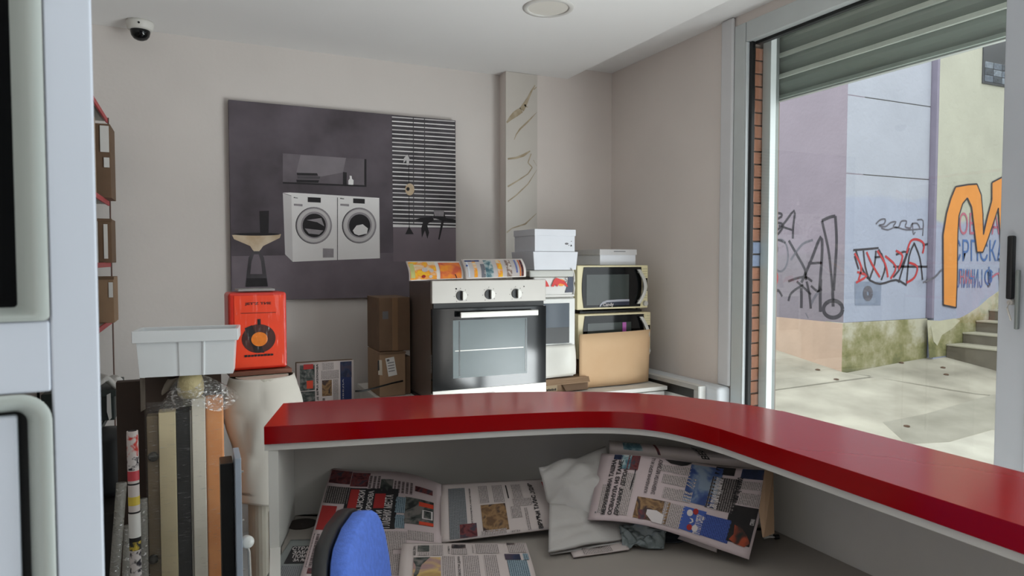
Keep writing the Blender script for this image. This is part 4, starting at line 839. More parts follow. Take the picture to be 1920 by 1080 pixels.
# ================================================================== LEFT SIDE: TUB, WRAPPED PANELS, DRAPED STACK
bn = thing('wrapped_bundle', (-.03, 3.0, 0), 'bundle of upright furniture panels wrapped in clear film, orange one outermost', 'panels')
YW = 2.75
BEI = mat('beige board', (226, 210, 170), .6, noise=.05, scale=10); BEID = mat('shaded beige board', (128, 112, 88), .6, noise=.08)  # dark beige: shaded left part of the rounded beige board, as colour
ORB = mat('orange brown board', (236, 156, 94), .55, noise=.04, scale=10, col2=(244, 168, 106)); CRB = mat('cream board', (240, 234, 218), .55, noise=.03)
pt = [('panel', BEID, -.168, -.130, .938, .02, 2.84), ('panel', BEI, -.129, -.0735, .952, 0, 2.82), ('panel', BLKPL, -.0725, -.0275, .945, .01, 2.84), ('panel', STEEL, -.027, -.0205, .952, .004, 2.82), ('panel', CRB, -.0200, .0255, .992, .0, 2.84), ('panel', ORB, .0265, .088, .990, 0, 2.86)]
for nm, m_, a, b_, zt_, dy, ye in pt: cbox(nm, m_, a, b_, YW+dy, min(ye, 2.828), 0, zt_, bn, .008 if m_ is ORB else .003)
for py in (857, 1050):
    p = pY(287, py, YW); MB().lathe((0,0,0), [(.0005,.022),(.012,.021),(.016,.014),(.010,.006),(.007,0)], 18).xf
    mb = MB(Matrix.Translation((p.x+.0, YW+.02, p.z))@Matrix.Rotation(math.radians(90), 4, 'X')); mb.lathe((0,0,0), [(.0005,.026),(.013,.025),(.018,.016),(.012,.006),(.008,0)], 18); mb.build('knob', mat('dark chrome', (70, 68, 64), .3, metal=.6), bn, smooth=True)
# film
rr = random.Random(4)
def film(u, v):
    z = .02+.975*v; P_ = [(-.175,2.845),(-.172,YW-.008),(.0,YW-.010),(.093,YW-.008),(.094,2.845)]; t = u*4; i = min(3, int(t)); f = t-i
    x = P_[i][0]*(1-f)+P_[i+1][0]*f; y = P_[i][1]*(1-f)+P_[i+1][1]*f
    y += .004*math.sin(40*v+9*u)*math.sin(25*u); return Vector((x, y-.002, z))
MB().grid(film, 32, 60).build('film_wrap', FILM, bn, smooth=True)
CROWN = film_mat('bunched film', (200, 198, 190), .10, 40, (2, 2, 3), (.5, .7), .08)
def crown(u, v):
    t = math.pi*(1.06+.98*u); r0 = .045; k = .5+.5*math.sin(11*u+1); rx = r0+(.075+.035*u)*v**.8; ry = .03+.055*v
    return Vector((-.02+rx*math.cos(t)*1.0+.035*v*u, 2.80+ry*math.sin(t)-.006*k, 1.068-(.10+.03*k-.02*u)*v+.006*math.sin(17*u)))
MB().grid(crown, 40, 10).build('film_crown', CROWN, bn, smooth=True)
MB().lathe((-.022, 2.79, .993), [(.001,.0),(.032,.0),(.044,.014),(.046,.035),(.043,.065),(.036,.086),(.0005,.088)], 28).build('foam_roll', mat('yellow foam', (196, 182, 138), .7, noise=.08, bump=.4, bscale=80), bn, smooth=True)
cbox('packing_block', mat('olive card', (120, 116, 84), .7), -.05, .0, 2.83, 2.885, .95, 1.082, bn, .003)
# film rag to the left under the tub
def rag(u, v): 
    a = Vector(pd(262, 708, 2.56)); b_ = Vector(pd(345, 708, 2.58)); return a*(1-u)+b_*u+Vector((0, .02*math.sin(6*u+2*v), -(.115*(1-u)**1.3+.018)*v-.004*math.sin(12*u)))
o = MB().grid(rag, 16, 8).build('film_rag', mat('grey film', (158, 148, 136), .35, noise=.1), smooth=True, solid=.001); tag(o, 'loose flap of translucent film hanging under the white tub', 'plastic film')
# dark panel behind, to the left
o = MB().box(-.285, -.18, 3.02, 3.07, 0, 1.03).build('wooden_board', mat('dark brown board', (70, 56, 48), .7), bevel=.002); tag(o, 'dark brown board standing behind the wrapped panels', 'board')
o = MB().box(-.175, .085, 2.852, 2.90, 0, 1.081).build('wooden_board', mat('dark brown board', (70, 56, 48), .7), bevel=.002); tag(o, 'tall dark board behind the wrapped panels supporting the white tub', 'board')
# white tub
tb = thing('storage_tub', (-.03, 2.80, 1.083), 'white plastic tub with a wide rim standing on the wrapped panels', 'tub')
TUB = mat('white tub plastic', (234, 238, 240), .35, noise=.02)
tlx, trx = -.198, .142; TX0 = Matrix.Translation((-.025, 2.80, 1.083))@Matrix.Rotation(math.radians(-6), 4, 'Z')
def tubring(wx, wy, z, rib=0):
    "outline with two grooves on the front"
    pts = []; xs = [-wx]; 
    front = [(-wx,0),(-.245*wx-.05*.2,0),(-.24*wx,-rib),(-.17*wx,-rib),(-.165*wx,0),(.33*wx,0),(.335*wx,rib),(.37*wx,rib),(.38*wx,0),(wx,0)]
    for x, d in front: pts.append((x, -wy-d, z))
    return pts+[(wx, wy, z), (-wx, wy, z)]
R_ = [tubring(.154,.066,0,.004), tubring(.162,.072,.125,.004), tubring(.162,.072,.1255,0)]
mb = MB(TX0); vs = [p for r_ in R_ for p in r_]; n_ = len(R_[0]); fs = [tuple(range(n_-1,-1,-1))]
for k in range(2):
    for i in range(n_): fs.append((k*n_+i, k*n_+(i+1)%n_, (k+1)*n_+(i+1)%n_, (k+1)*n_+i))
mb.add(vs, fs); mb.build('tub_body', TUB, tb, bevel=.003, seg=3)
def rectring(mb, wx0, wy0, wx1, wy1, z0, z1):
    vs = []
    for (a, b_) in ((wx0,wy0),(wx1,wy1)):
        for z in (z0, z1): vs += [(-a,-b_,z),(a,-b_,z),(a,b_,z),(-a,b_,z)]
    fs = []
    for i in range(4): j = (i+1)%4; fs += [(i,j,4+j,4+i), (8+i,12+i,12+j,8+j), (4+i,4+j,12+j,12+i), (i,8+i,8+j,j)]
    return mb.add(vs, fs)
rectring(MB(TX0), .162, .072, .175, .083, .125, .168).build('rim', TUB, tb, bevel=.003, seg=3)
# draped stack
ds = thing('draped_stand', (.26, 2.86, 0), 'round stand draped with a creased white cloth left of the counter end', 'stand')
CL = mat('white cloth', (208, 202, 192), .85, noise=.04, scale=6)
cx, cy = .235, 2.86
def cloth(u, v):
    t = 2*math.pi*u; z = 1.046-.50*v; r = .108+.018*math.sin(math.pi*min(1,v*1.7))-.030*max(0,v-.35)+.003*math.sin(2*t+6*v)
    r += (.007*math.sin(2*t+9*v+1.5*math.sin(3*t))+.007*abs(math.sin(1.5*t-7*v+math.sin(4*t+5*v)))**.6+.0015*math.sin(7*t+16*v+2*math.sin(3*t)))*math.sin(math.pi*min(1,v+.12))
    return Vector((cx+r*math.cos(t)*1.08, cy+r*math.sin(t)*.9, z+.012*math.sin(2*t)*(v > .9)))
MB().grid(cloth, 64, 50).build('cloth_cover', CL, ds, smooth=True, solid=.002)
MB().lathe((cx, cy, 0), [(.09,0),(.09,.03),(.06,.05),(.06,1.025),(.10,1.035),(.10,1.045),(.001,1.045)], 28).build('stand_core', mat('pale column', (196,190,176), .6), ds, smooth=False)
pf = thing('wrapped_column', (.28, 2.66, 0), 'pale post wrapped in film below the white cloth', 'post')
cbox('post_body', mat('ivory post', (200, 194, 176), .6, noise=.03), .235, .315, 2.64, 2.70, 0, .56, pf, .01, seg=3); cbox('film_wrap', FILM, .228, .320, 2.632, 2.706, .02, .555, pf, .01)
tt = Vector(pd(461,1015,2.5)); vv = thing('valve_knob', tt, 'round white knob on a thin pipe beside the film wrapped post', 'valve')
mb = MB(Matrix.Translation(tt)@Matrix.Rotation(math.radians(78), 4, 'X')@Matrix.Rotation(math.radians(15),4,'Y')); mb.lathe((0,0,0), [(.001,.03),(.018,.03),(.022,.026),(.023,.004),(.02,0),(.001,0)], 24); mb.build('knob', ENAM, vv, smooth=True)
MB().tube([tt, tt+Vector((.01,.0,-.04)), tt+Vector((.015,0,-.2)), Vector((tt.x+.015, tt.y, 0))], .006, 8).build('pipe', STEEL, vv, smooth=True)
# pale blue panel edge with screws + black panel
pe = thing('panel_edge', pd(446,960,2.3), 'thin pale blue panel standing edge on beside the wrapped panels', 'panel')
a = Vector(pd(446,858,2.35))
MB().box(a.x-.010, a.x+.010, a.y-.01, a.y+.14, 0, a.z).build('panel_board', mat('pale blue laminate', (176, 188, 204), .4), pe, bevel=.002)
for py in (885, 978, 1072): p = pd(452, py, 2.35); MB().cyl((a.x+.010, a.y-.004, p.z), (a.x+.017, a.y-.004, p.z), .004, n=10).build('screw', STEEL, pe)
bp = MB().box(a.x-.055, a.x-.013, a.y+.05, a.y+.15, 0, a.z-.03).build('black_board', BLKPL, bevel=.003); tag(bp, 'black panel standing between the orange board and the pale blue panel', 'panel')
# red orange box + brown board
rb = thing('red_carton', (.215, 2.865, 1.07), 'shrink wrapped red carton printed with a round grill pan on the draped stand', 'box')
TR = Matrix.Translation((.2185, 2.937, 1.0665))@Matrix.Rotation(math.radians(5), 4, 'Z')
MB(TR).box(-.108, .112, -.055, .075, 0, .308).build('box_body', mat('red carton', (216, 44, 24), .35, noise=.06, scale=6), rb, bevel=.012, seg=3)
MB(TR).box(-.088, .100, -.0572, -.0548, .012, .296).build('front_print', mat('orange red print', (240, 68, 30), .4, noise=.05), rb, bevel=.0005)
def rp(nm, m_, pts, k=0): 
    mb = MB(TR); mb.add([((x-1090)*.000458, -.0578-.0005*k, .296-(y-140)/2160*.99*1.0) for x, y in pts], [tuple(range(len(pts)))]); mb.build(nm, m_, rb)
rp('pan', mat('pan print', (70, 34, 28), .4, noise=.2, scale=40), ell(1095,515,140,125), 1); rp('pan', mat('pan shade', (34, 26, 26), .4), [(980,420),(1040,395),(1140,640),(1060,635)], 2); rp('pan_centre', mat('pan centre orange', (226, 122, 30), .4, noise=.1, scale=60), ell(1100,520,68,62), 3)
rp('pan_handle', INK, [(1085,345),(1112,345),(1112,395),(1085,395)], 2)
rp('print_line', INK, [(950,288),(1240,290),(1240,294),(950,292)], 1)
def rpt(body, x0, x1, y0, y1, m_=INK, b=.02):
    vs, fs = text2d(body, b); mb = MB(TR); f = lambda x, y: ((x-1090)*.000458, -.0592, .296-(y-140)/2160*.99)
    mb.add([f(x0+(x1-x0)*a, y1-(y1-y0)*c) for a, c in vs], fs); mb.build('printed_title', m_, rb)
rpt("JET'Z TИE", 985, 1200, 198, 226)
for i in range(9): rp('print_line', INK, [(975+i*27,652),(997+i*27,650+2*(i % 3)),(997+i*27,668),(975+i*27,670)], 4)
MB(TR).box(-.111, .115, -.0595, .078, -.001, .311).build('shrink_film', film_mat('shrink film', (230, 210, 200), .0, 9, (4, 1, 1), (.7, 1.1), .02), rb, bevel=.013, seg=3)
o = MB(TR).box(-.07, .07, -.04, .05, .3125, .322).build('grey_lid', mat('grey lid', (150, 148, 146), .4), bevel=.002); tag(o, 'flat grey lid lying on top of the red carton', 'lid')
o = MB(TR).box(-.11, .125, -.075, .09, -.0185, -.0015).build('brown_board', mat('mahogany board', (122, 76, 58), .5, noise=.08), bevel=.001); tag(o, 'brown board between the red carton and the draped stand', 'board')
# ================================================================== WALL SHELF ON THE LEFT
ws = thing('shelf_rack', (-.55, 3.4, 1.2), 'open wall rack with red edged shelves on the left wall', 'shelf')
SHR = mat('red shelf edge', (186, 62, 66), .5); SHG = mat('grey shelf', (168, 164, 156), .5); DG = mat('dark green steel', (52, 60, 58), .5)
for z in (2.195, 1.79, 1.49, 1.21, .785):
    s_ = cbox('shelf_board', SHG, -.70, -.383, 2.6, 3.9, z-.012, z, ws, .001); cbox('edge_strip', SHR if z > 1 else DG, -.384, -.376, 2.6, 3.9, z-.020, z+.002, s_, .001)
for y in (2.61, 3.895): 
    MB().cyl((-.374, y, 0), (-.374, y, 2.2), .0035, n=8).build('upright', mat('rust upright', (92, 60, 48), .5), ws); MB().cyl((-.69, y, 0), (-.69, y, 2.2), .006, n=8).build('upright', BLKPL, ws)
def carton(label, x0, x1, y0, y1, z0, h, m_, labels=()):
    t = thing('cardboard_box', ((x0+x1)/2, (y0+y1)/2, z0), label, 'box'); cbox('box_body', m_, x0, x1, y0, y1, z0+.001, z0+h, t, .002)
    cbox('box_flap', CARDD, x0-.002, x1+.002, y0-.003, y0, z0+h-.012, z0+h+.001, t, .0005)
    for (a, b_, c1, d) in labels: cbox('label', LABEL, a, b_, y0-.0035, y0-.0005, c1, d, t, 0)
    return t
B1 = mat('carton tan', (158, 132, 104), .85, noise=.06)
carton('tall tan carton with two white labels on the second shelf from the top', -.545, -.392, 3.42, 3.56, 1.79, .345, B1, ((-.485,-.43,1.85,1.97),(-.42,-.40,1.93,2.02)))
t = thing('cardboard_box', (-.36, 3.75, 1.79), 'narrow carton with white stickers at the shelf end above', 'box'); cbox('box_body', CARDD, -.42, -.345, 3.66, 3.86, 1.791, 2.13, t, .002); cbox('label', LABEL, -.385, -.350, 3.655, 3.6595, 2.0, 2.12, t, 0); cbox('label', LABEL, -.372, -.350, 3.654, 3.6595, 1.93, 1.975, t, 0)
carton('olive carton on the middle shelf nearest the door', -.56, -.46, 3.40, 3.7, 1.49, .25, mat('olive carton', (150, 136, 98), .8), ((-.49,-.465,1.52,1.62),))
carton('dark narrow carton with a white strip at the middle shelf end', -.405, -.350, 3.68, 3.86, 1.49, .205, CARDD, ((-.382,-.366,1.51,1.67),))
carton('small tan carton with white labels on the middle shelf', -.455, -.41, 3.55, 3.66, 1.49, .17, CARD, ((-.445,-.418,1.50,1.54),(-.445,-.418,1.56,1.64)))
carton('brown carton with white label on the lower red shelf end', -.43, -.345, 3.66, 3.85, 1.21, .215, CARD, ((-.365,-.348,1.33,1.40),))
carton('grey tan carton on the lower red shelf nearest the door', -.53, -.445, 3.45, 3.62, 1.21, .235, mat('grey carton', (138, 122, 108), .8), ((-.475,-.452,1.30,1.36),))
# items on lower shelf
t = thing('storage_crate', (-.42, 3.7, .93), 'dark green crate with a torn white label on the lowest visible shelf', 'crate'); cbox('crate_body', DG, -.60, -.335, 3.50, 3.86, .787, .918, t, .006); cbox('crate_rim', DG, -.61, -.328, 3.49, 3.87, .895, .925, t, .004)
MB().slab([(-.365,3.488,.905),(-.350,3.488,.912),(-.348,3.488,.80),(-.358,3.488,.79),(-.366,3.488,.83)], (0,.002,0)).build('label', LABEL, t)
t = thing('plastic_bag', (-.4, 3.65, .94), 'small crumpled white bag on top of the dark green crate', 'bag'); MB().grid(lambda u, v: Vector((-.47+.15*u+.01*math.sin(9*v), 3.50+.12*v, .955+.03*math.sin(math.pi*u)+.012*math.sin(11*u+5*v)-.02*abs(v-.5))), 14, 10).build('bag_film', LABEL, t, smooth=True, solid=.02)
for i, (py, rr_) in enumerate(((120,.012),(150,.018))): pass
t = thing('chrome_tap', (-.47, 3.5, 2.195), 'small chrome fitting standing on the top shelf by the door edge', 'tap'); 
MB().lathe((-.458, 3.50, 2.196), [(.001,0),(.02,0),(.018,.02),(.011,.04),(.011,.09),(.022,.11),(.024,.14),(.013,.165),(.008,.2),(.013,.24),(.001,.245)], 20).build('tap_body', STEEL, t, smooth=True)
o = MB().lathe((-.36, 3.35, .0), [(.001,.50),(.055,.50),(.075,.53),(.085,.62),(.085,.74),(.07,.78),(.001,.79)], 28).build('black_helmet_bag', mat('black bag', (38, 40, 42), .5), smooth=True); tag(o, 'rounded dark bundle below the green crate by the door', 'bundle')
o.name = 'dark_bundle'
o = cbox('wooden_chest', mat('dark trunk', (34, 30, 30), .6), -.52, -.28, 3.1, 3.6, 0, .50, None, .006); tag(o, 'dark trunk on the floor beneath the rounded bundle', 'trunk')
# rolls
def roll(label, p0, p1, r, m_, bands, cat='roll', name='paper_roll'):
    p0, p1 = Vector(p0), Vector(p1); t = thing(name, p1, label, cat); MB().cyl(p1, p0, r, n=24).build('tube', m_, t, smooth=False)
    return t, p0, p1
p0 = Vector(pd(248,808,2.2)); dwn = (Vector(pd(255,1079,2.2))-p0).normalized(); p1 = p0+dwn*(p0.z/-dwn.z)
WR = mat('poster roll white', (206, 196, 192), .5, noise=.03)
t, a, b_ = roll('thin white poster roll printed red and yellow standing by the door', p0, p1, .0165, WR, ())
def band(m_, f0, f1, r=.0169): MB().cyl(a+(b_-a)*f0, a+(b_-a)*f1, r, n=24).build('printed_band', m_, t)
L = (b_-a).length; zpx = lambda y: (y-808)/(1079-808)*(Vector(pd(255,1079,2.2))-p0).length/L
PR1 = photo_mat('red white print', (196, 60, 50), (206, 196, 192), (206, 196, 192), 45); PR2 = photo_mat('black white print', (40,36,44), (206,198,196), (206,198,196), 60)
band(PR1, zpx(815), zpx(855)); band(PR2, zpx(855), zpx(880), .01695); band(mat('rose ink', (196,66,76), .5), zpx(882), zpx(900), .0170); band(INK, zpx(905), zpx(908)); band(mat('yellow ink', (212, 186, 70), .5), zpx(930), zpx(946), .0169); band(INK, zpx(958), zpx(961)); band(LABEL, zpx(962), zpx(1006), .0175); band(INK, zpx(1006), zpx(1014)); band(photo_mat('yellow black print', (40,40,44), (210,184,70), (30,30,34), 40), zpx(1014), zpx(1030), .0169); band(PR2, zpx(1032), zpx(1090), .0169)
MB().cyl(a+Vector((0,0,.0003)), a+Vector((0,0,.0009)), .0125, n=20).build('roll_mouth', INK, t)
for i, (x, y, zc, r_, lb) in enumerate(((228,905,2.3,.016,'clear film roll leaning beside the door behind the poster roll'), (240,985,2.25,.012,'short clear film roll between the poster roll and the door'), (268,935,2.35,.014,'grey film roll right of the poster roll'))):
    q0 = Vector(pd(x,y,zc)); q1 = Vector((q0.x-.06+.03*i, q0.y-.05, 0)); t2 = thing('film_roll', q1, lb, 'roll'); MB().cyl(q1, q0, r_, n=18).build('roll_body', FILM2, t2, smooth=True); MB().cyl(q1, q0, r_*.6, n=12).build('roll_core', mat('grey core', (90,84,78), .6), t2)
# ================================================================== OUTSIDE
XA, YA, YA2 = 7.16, 5.83, 5.75
def gz(x, y): return .145+.05*(x-7.16)+.14*(y-5.83)
def pg(px, py):
    "point of the sloping street seen at that pixel"
    d = ray(px, py); k0 = .145-.05*7.16-.14*5.83; t = (k0-CZ)/(d.z-.05*d.x-.14*d.y); return O+d*t
CONC = mat('pale concrete', (122, 117, 104), .9, noise=.02, scale=1.6, bump=.35, bscale=14, col2=(166, 161, 146), detail=12)
CONC2 = mat('pale concrete patch', (146, 142, 130), .9, noise=.02, scale=2.5, bump=.35, bscale=14, col2=(174, 170, 157), detail=12)
CONC3 = mat('grey concrete patch', (120, 116, 103), .9, noise=.02, scale=2.5, bump=.35, bscale=18, col2=(144, 140, 127), detail=12)
JO = mat('joint dirt', (82, 78, 64), .95)
gd = MB().add([(2.76,-8,gz(2.76,-8)-.03),(14,-8,gz(14,-8)-.03),(14,5.9,gz(14,5.9)-.03),(7.2,5.9,gz(7.2,5.9)-.03),(7.2,16,gz(7.2,16)-.03),(2.76,16,gz(2.76,16)-.03)],[(0,1,2,3,4,5)])
gr = struct(gd, 'ground', JO)
def slabp(pts, m_, k=0, name='concrete_slab'):
    P = [pg(*p) for p in pts]; P = [Vector((p.x, p.y, gz(p.x, p.y)+.002*k)) for p in P]; MB().slab([p-Vector((0,0,.029)) for p in P], (0,0,.029)).build(name, m_, gr, bevel=.003)
slabp([(1180,640),(1436,648),(1583,698),(1636,705),(1436,732.5),(1180,772)], CONC); 
slabp([(1180,774),(1436,734.5),(1641,707),(1700,718),(1780,732),(1830,739.5),(2000,756),(2200,800),(2300,900),(2300,1500),(1600,1300),(1180,1000)], CONC, 0)
slabp([(1586,699),(1725,672.5),(1772,666),(1877,681),(2300,740),(2300,790),(2000,754),(1830,737.5),(1700,716)], CONC, 0)
slabp([(1655,792),(1735,776),(1860,740),(1960,742),(2100,760),(2100,860),(1960,815),(1860,806),(1780,828),(1700,833)], CONC3, 1, 'patch_slab')
slabp([(1700,834),(1780,829),(1860,807),(1960,817),(2100,862),(2200,1200),(1700,1100)], CONC2, 1, 'patch_slab')
for i, (px, py) in enumerate(((1690,681),(1768,690),(1774,703),(1568,712),(1533,694),(1700,800))):
    p = pg(px, py); o = MB().lathe((p.x, p.y, gz(p.x,p.y)+.001), [(.001,0),(.03,0),(.026,.012),(.001,.018)], 8).build('dry_leaf', mat('dry leaf', (80, 60, 44), .9)); tag(o, 'small dry scrap lying on the concrete '+['at the foot of the mossy plinth','in front of the lowest step','nearest the lowest step, lower of the two','beside the slab joint at the corner','on the slab along the pink plinth','on the grey patch nearest the counter'][i], 'litter', 'scraps on the concrete')
# left shaded face (plane X=7.16) and plinth
def paint(name, c_up, c_lo, zc_, soft, sc=1.2, noise=.08, extra=None):
    "painted concrete: lower zone repainted in another colour up to height zc_"
    m = bpy.data.materials.new(name); m.use_nodes = True; n = m.node_tree.nodes; l = m.node_tree.links; p = n['Principled BSDF']; p.inputs['Roughness'].default_value = .85
    g = n.new('ShaderNodeNewGeometry'); sp = n.new('ShaderNodeSeparateXYZ'); l.new(g.outputs['Position'], sp.inputs[0])
    nz = n.new('ShaderNodeTexNoise'); nz.inputs['Scale'].default_value = sc; nz.inputs['Detail'].default_value = 6; l.new(g.outputs['Position'], nz.inputs['Vector'])
    ad = n.new('ShaderNodeMath'); ad.operation = 'MULTIPLY_ADD'; ad.inputs[1].default_value = soft; l.new(nz.outputs[0], ad.inputs[0]); l.new(sp.outputs[2], ad.inputs[2])
    mr = n.new('ShaderNodeMapRange'); mr.inputs[1].default_value = zc_+soft/2-.03; mr.inputs[2].default_value = zc_+soft/2+.03; l.new(ad.outputs[0], mr.inputs[0])
    mx = n.new('ShaderNodeMix'); mx.data_type = 'RGBA'; l.new(mr.outputs[0], mx.inputs[0]); mx.inputs[6].default_value = (*lin(c_lo), 1); mx.inputs[7].default_value = (*lin(c_up), 1)
    n2 = n.new('ShaderNodeTexNoise'); n2.inputs['Scale'].default_value = sc*1.8; n2.inputs['Detail'].default_value = 8; l.new(g.outputs['Position'], n2.inputs['Vector'])
    r = n.new('ShaderNodeMapRange'); r.inputs[1].default_value = .3; r.inputs[2].default_value = .7; r.inputs[3].default_value = 1-noise; r.inputs[4].default_value = 1+noise; l.new(n2.outputs[0], r.inputs[0])
    hs = n.new('ShaderNodeHueSaturation'); l.new(mx.outputs[2], hs.inputs['Color']); l.new(r.outputs[0], hs.inputs['Value']); l.new(hs.outputs[0], p.inputs[0])
    bu = n.new('ShaderNodeBump'); bu.inputs['Strength'].default_value = .3; bu.inputs['Distance'].default_value = .02; nb_ = n.new('ShaderNodeTexNoise'); nb_.inputs['Scale'].default_value = 18; l.new(g.outputs['Position'], nb_.inputs['Vector']); l.new(nb_.outputs[0], bu.inputs['Height']); l.new(bu.outputs[0], p.inputs['Normal'])
    return m
MAU = paint('shaded mauve wall paint', (122, 113, 122), (116, 109, 116), 1.6, .3, noise=.06)  # mauve face lies in shade; that shade is put into its colour
PBL = paint('pale blue wall paint', (152, 155, 164), (145, 150, 165), 2.3, .3, noise=.05)
CRM = paint('cream and blue wall paint', (160, 159, 144), (141, 145, 162), 2.02, .35, 1.4, noise=.07)
PNK = mat('pink plinth', (168, 145, 127), .9, noise=.08, scale=3, bump=.3, bscale=20)
def moss():
    m = bpy.data.materials.new('mossy plinth'); m.use_nodes = True; n = m.node_tree.nodes; l = m.node_tree.links; p = n['Principled BSDF']; p.inputs['Roughness'].default_value = .95
    g = n.new('ShaderNodeNewGeometry'); nz = n.new('ShaderNodeTexNoise'); nz.inputs['Scale'].default_value = 3.2; nz.inputs['Detail'].default_value = 9; nz.inputs['Roughness'].default_value = .65; l.new(g.outputs['Position'], nz.inputs['Vector'])
    r = n.new('ShaderNodeValToRGB'); e = r.color_ramp.elements; e[0].position = .36; e[0].color = (*lin((95, 95, 60)), 1); e[1].position = .66; e[1].color = (*lin((164, 160, 141)), 1); x = e.new(.46); x.color = (*lin((119, 116, 78)), 1); x = e.new(.55); x.color = (*lin((139, 134, 104)), 1)
    sp = n.new('ShaderNodeSeparateXYZ'); l.new(g.outputs['Position'], sp.inputs[0]); ma = n.new('ShaderNodeMath'); ma.operation = 'MULTIPLY_ADD'; ma.inputs[1].default_value = .32; l.new(sp.outputs[2], ma.inputs[0])
    a2 = n.new('ShaderNodeMath'); a2.operation = 'SUBTRACT'; a2.inputs[1].default_value = .15; l.new(nz.outputs[0], a2.inputs[0]); l.new(a2.outputs[0], ma.inputs[2])
    l.new(ma.outputs[0], r.inputs[0]); l.new(r.outputs[0], p.inputs[0]); return m
MOSS = moss()
ow = thing('opposite_building', (XA, YA, 0), 'graffitied concrete building with mauve and pale blue faces across the street', 'building')
MB().box(XA, XA+.3, YA, 16, .735, 7).build('mauve_wall', MAU, ow, bevel=.002)
MB().add([(XA-.012,YA,0),(XA+.3,YA,0),(XA+.3,16,0),(XA-.012,16,0),(XA-.012,YA,.738),(XA+.3,YA,.738),(XA+.3,16,.738),(XA-.012,16,.738)],[(0,3,2,1),(4,5,6,7),(0,1,5,4),(1,2,6,5),(2,3,7,6),(3,0,4,7)]).build('pink_plinth', PNK, ow, bevel=.003)
xe = 8.70
for z0_, z1_ in ((.745,2.552),(2.562,3.492),(3.502,7)): MB().box(XA+.001, xe, YA-.001, YA+.25, z0_, z1_).build('concrete_panel', PBL, ow, bevel=.004)
MB().box(XA+.02, xe, YA+.012, YA+.25, .7, 7).build('wall_core', JO, ow)
MB().box(XA-.011, xe+.02, YA-.014, YA+.25, 0, .742).build('mossy_plinth', MOSS, ow, bevel=.004)
MB().box(xe+.006, xe+.05, YA2+.0, YA2+.1, .75, 7).build('side_face_strip', mat('purple grey strip', (120, 114, 130), .8), ow, bevel=.003)  # darker colour for the side face where the cream wall stands proud
MB().box(xe+.05, 14, YA2, YA2+.3, 0, 7).build('cream_wall', CRM, ow, bevel=.002)
# moss edge along the stairs on the cream wall
mo_pts = [(1738,600),(1752,601),(1770,602),(1800,596),(1812,590),(1835,575),(1852,560),(1880,540),(1895,522),(1990,440),(1990,620),(1877,681),(1772,667),(1742,671)]
MB().slab([pY(*p, YA2-.001) for p in mo_pts], (0,-.006,0)).build('mossy_render', MOSS, ow)
MB().slab([pY(*p, YA2-.008) for p in ((1745,612),(1752,603),(1790,597),(1800,601),(1785,616),(1766,628),(1757,648),(1750,640))], (0,-.003,0)).build('bare_render', mat('bare render', (166, 162, 140), .9, noise=.06, scale=8), ow)
# dark louvred window high on the cream wall
wq = [pY(1843,62,YA2), pY(1990,5,YA2), pY(1990,118,YA2), pY(1843,157,YA2)]
wx0 = wq[0].x; wzb = wq[3].z; wn_ = MB().box(wx0, wx0+1.6, YA2-.02, YA2, wzb, wzb+.72).build('window', mat('dark window', (52, 54, 60), .3, noise=.25, scale=20), ow, bevel=.004)
for i in range(3):
    for j in range(8): MB().box(wx0+.03+j*.19, wx0+.205+j*.19, YA2-.027, YA2-.02, wzb+.03+i*.09, wzb+.112+i*.09).build('glass_block', mat('glass block %d' % ((i+j) % 3), ((84,92,104),(56,62,72),(104,112,122))[(i+j) % 3], .15, noise=.4, scale=30), wn_, bevel=.006)
# outside stairs
st = thing('outdoor_stairs', (9.0, 5.2, .2), 'worn concrete steps climbing beside the cream wall', 'stairs')
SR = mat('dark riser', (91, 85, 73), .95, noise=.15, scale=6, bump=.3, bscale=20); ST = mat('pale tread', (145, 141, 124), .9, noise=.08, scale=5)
sx = [9.0, 9.34, 9.62, 9.90, 10.18, 10.46, 10.74, 11.02]; sz = [.40, .54, .69, .83, .97, 1.11, 1.26, 1.40]
for i in range(8):
    sp_ = MB().box(sx[i], sx[i]+.60, 2.5, YA2-.012, -.1, sz[i]-.022).build('step', SR, st, bevel=.006)
    MB().box(sx[i]-.012, sx[i]+.40, 2.5, YA2-.012, sz[i]-.022, sz[i]).build('tread', ST, sp_, bevel=.006)
# building closing the view beyond the stairs and behind
struct(MB().box(14, 14.3, -8, 6, -.5, 6), 'wall_far', CRM)
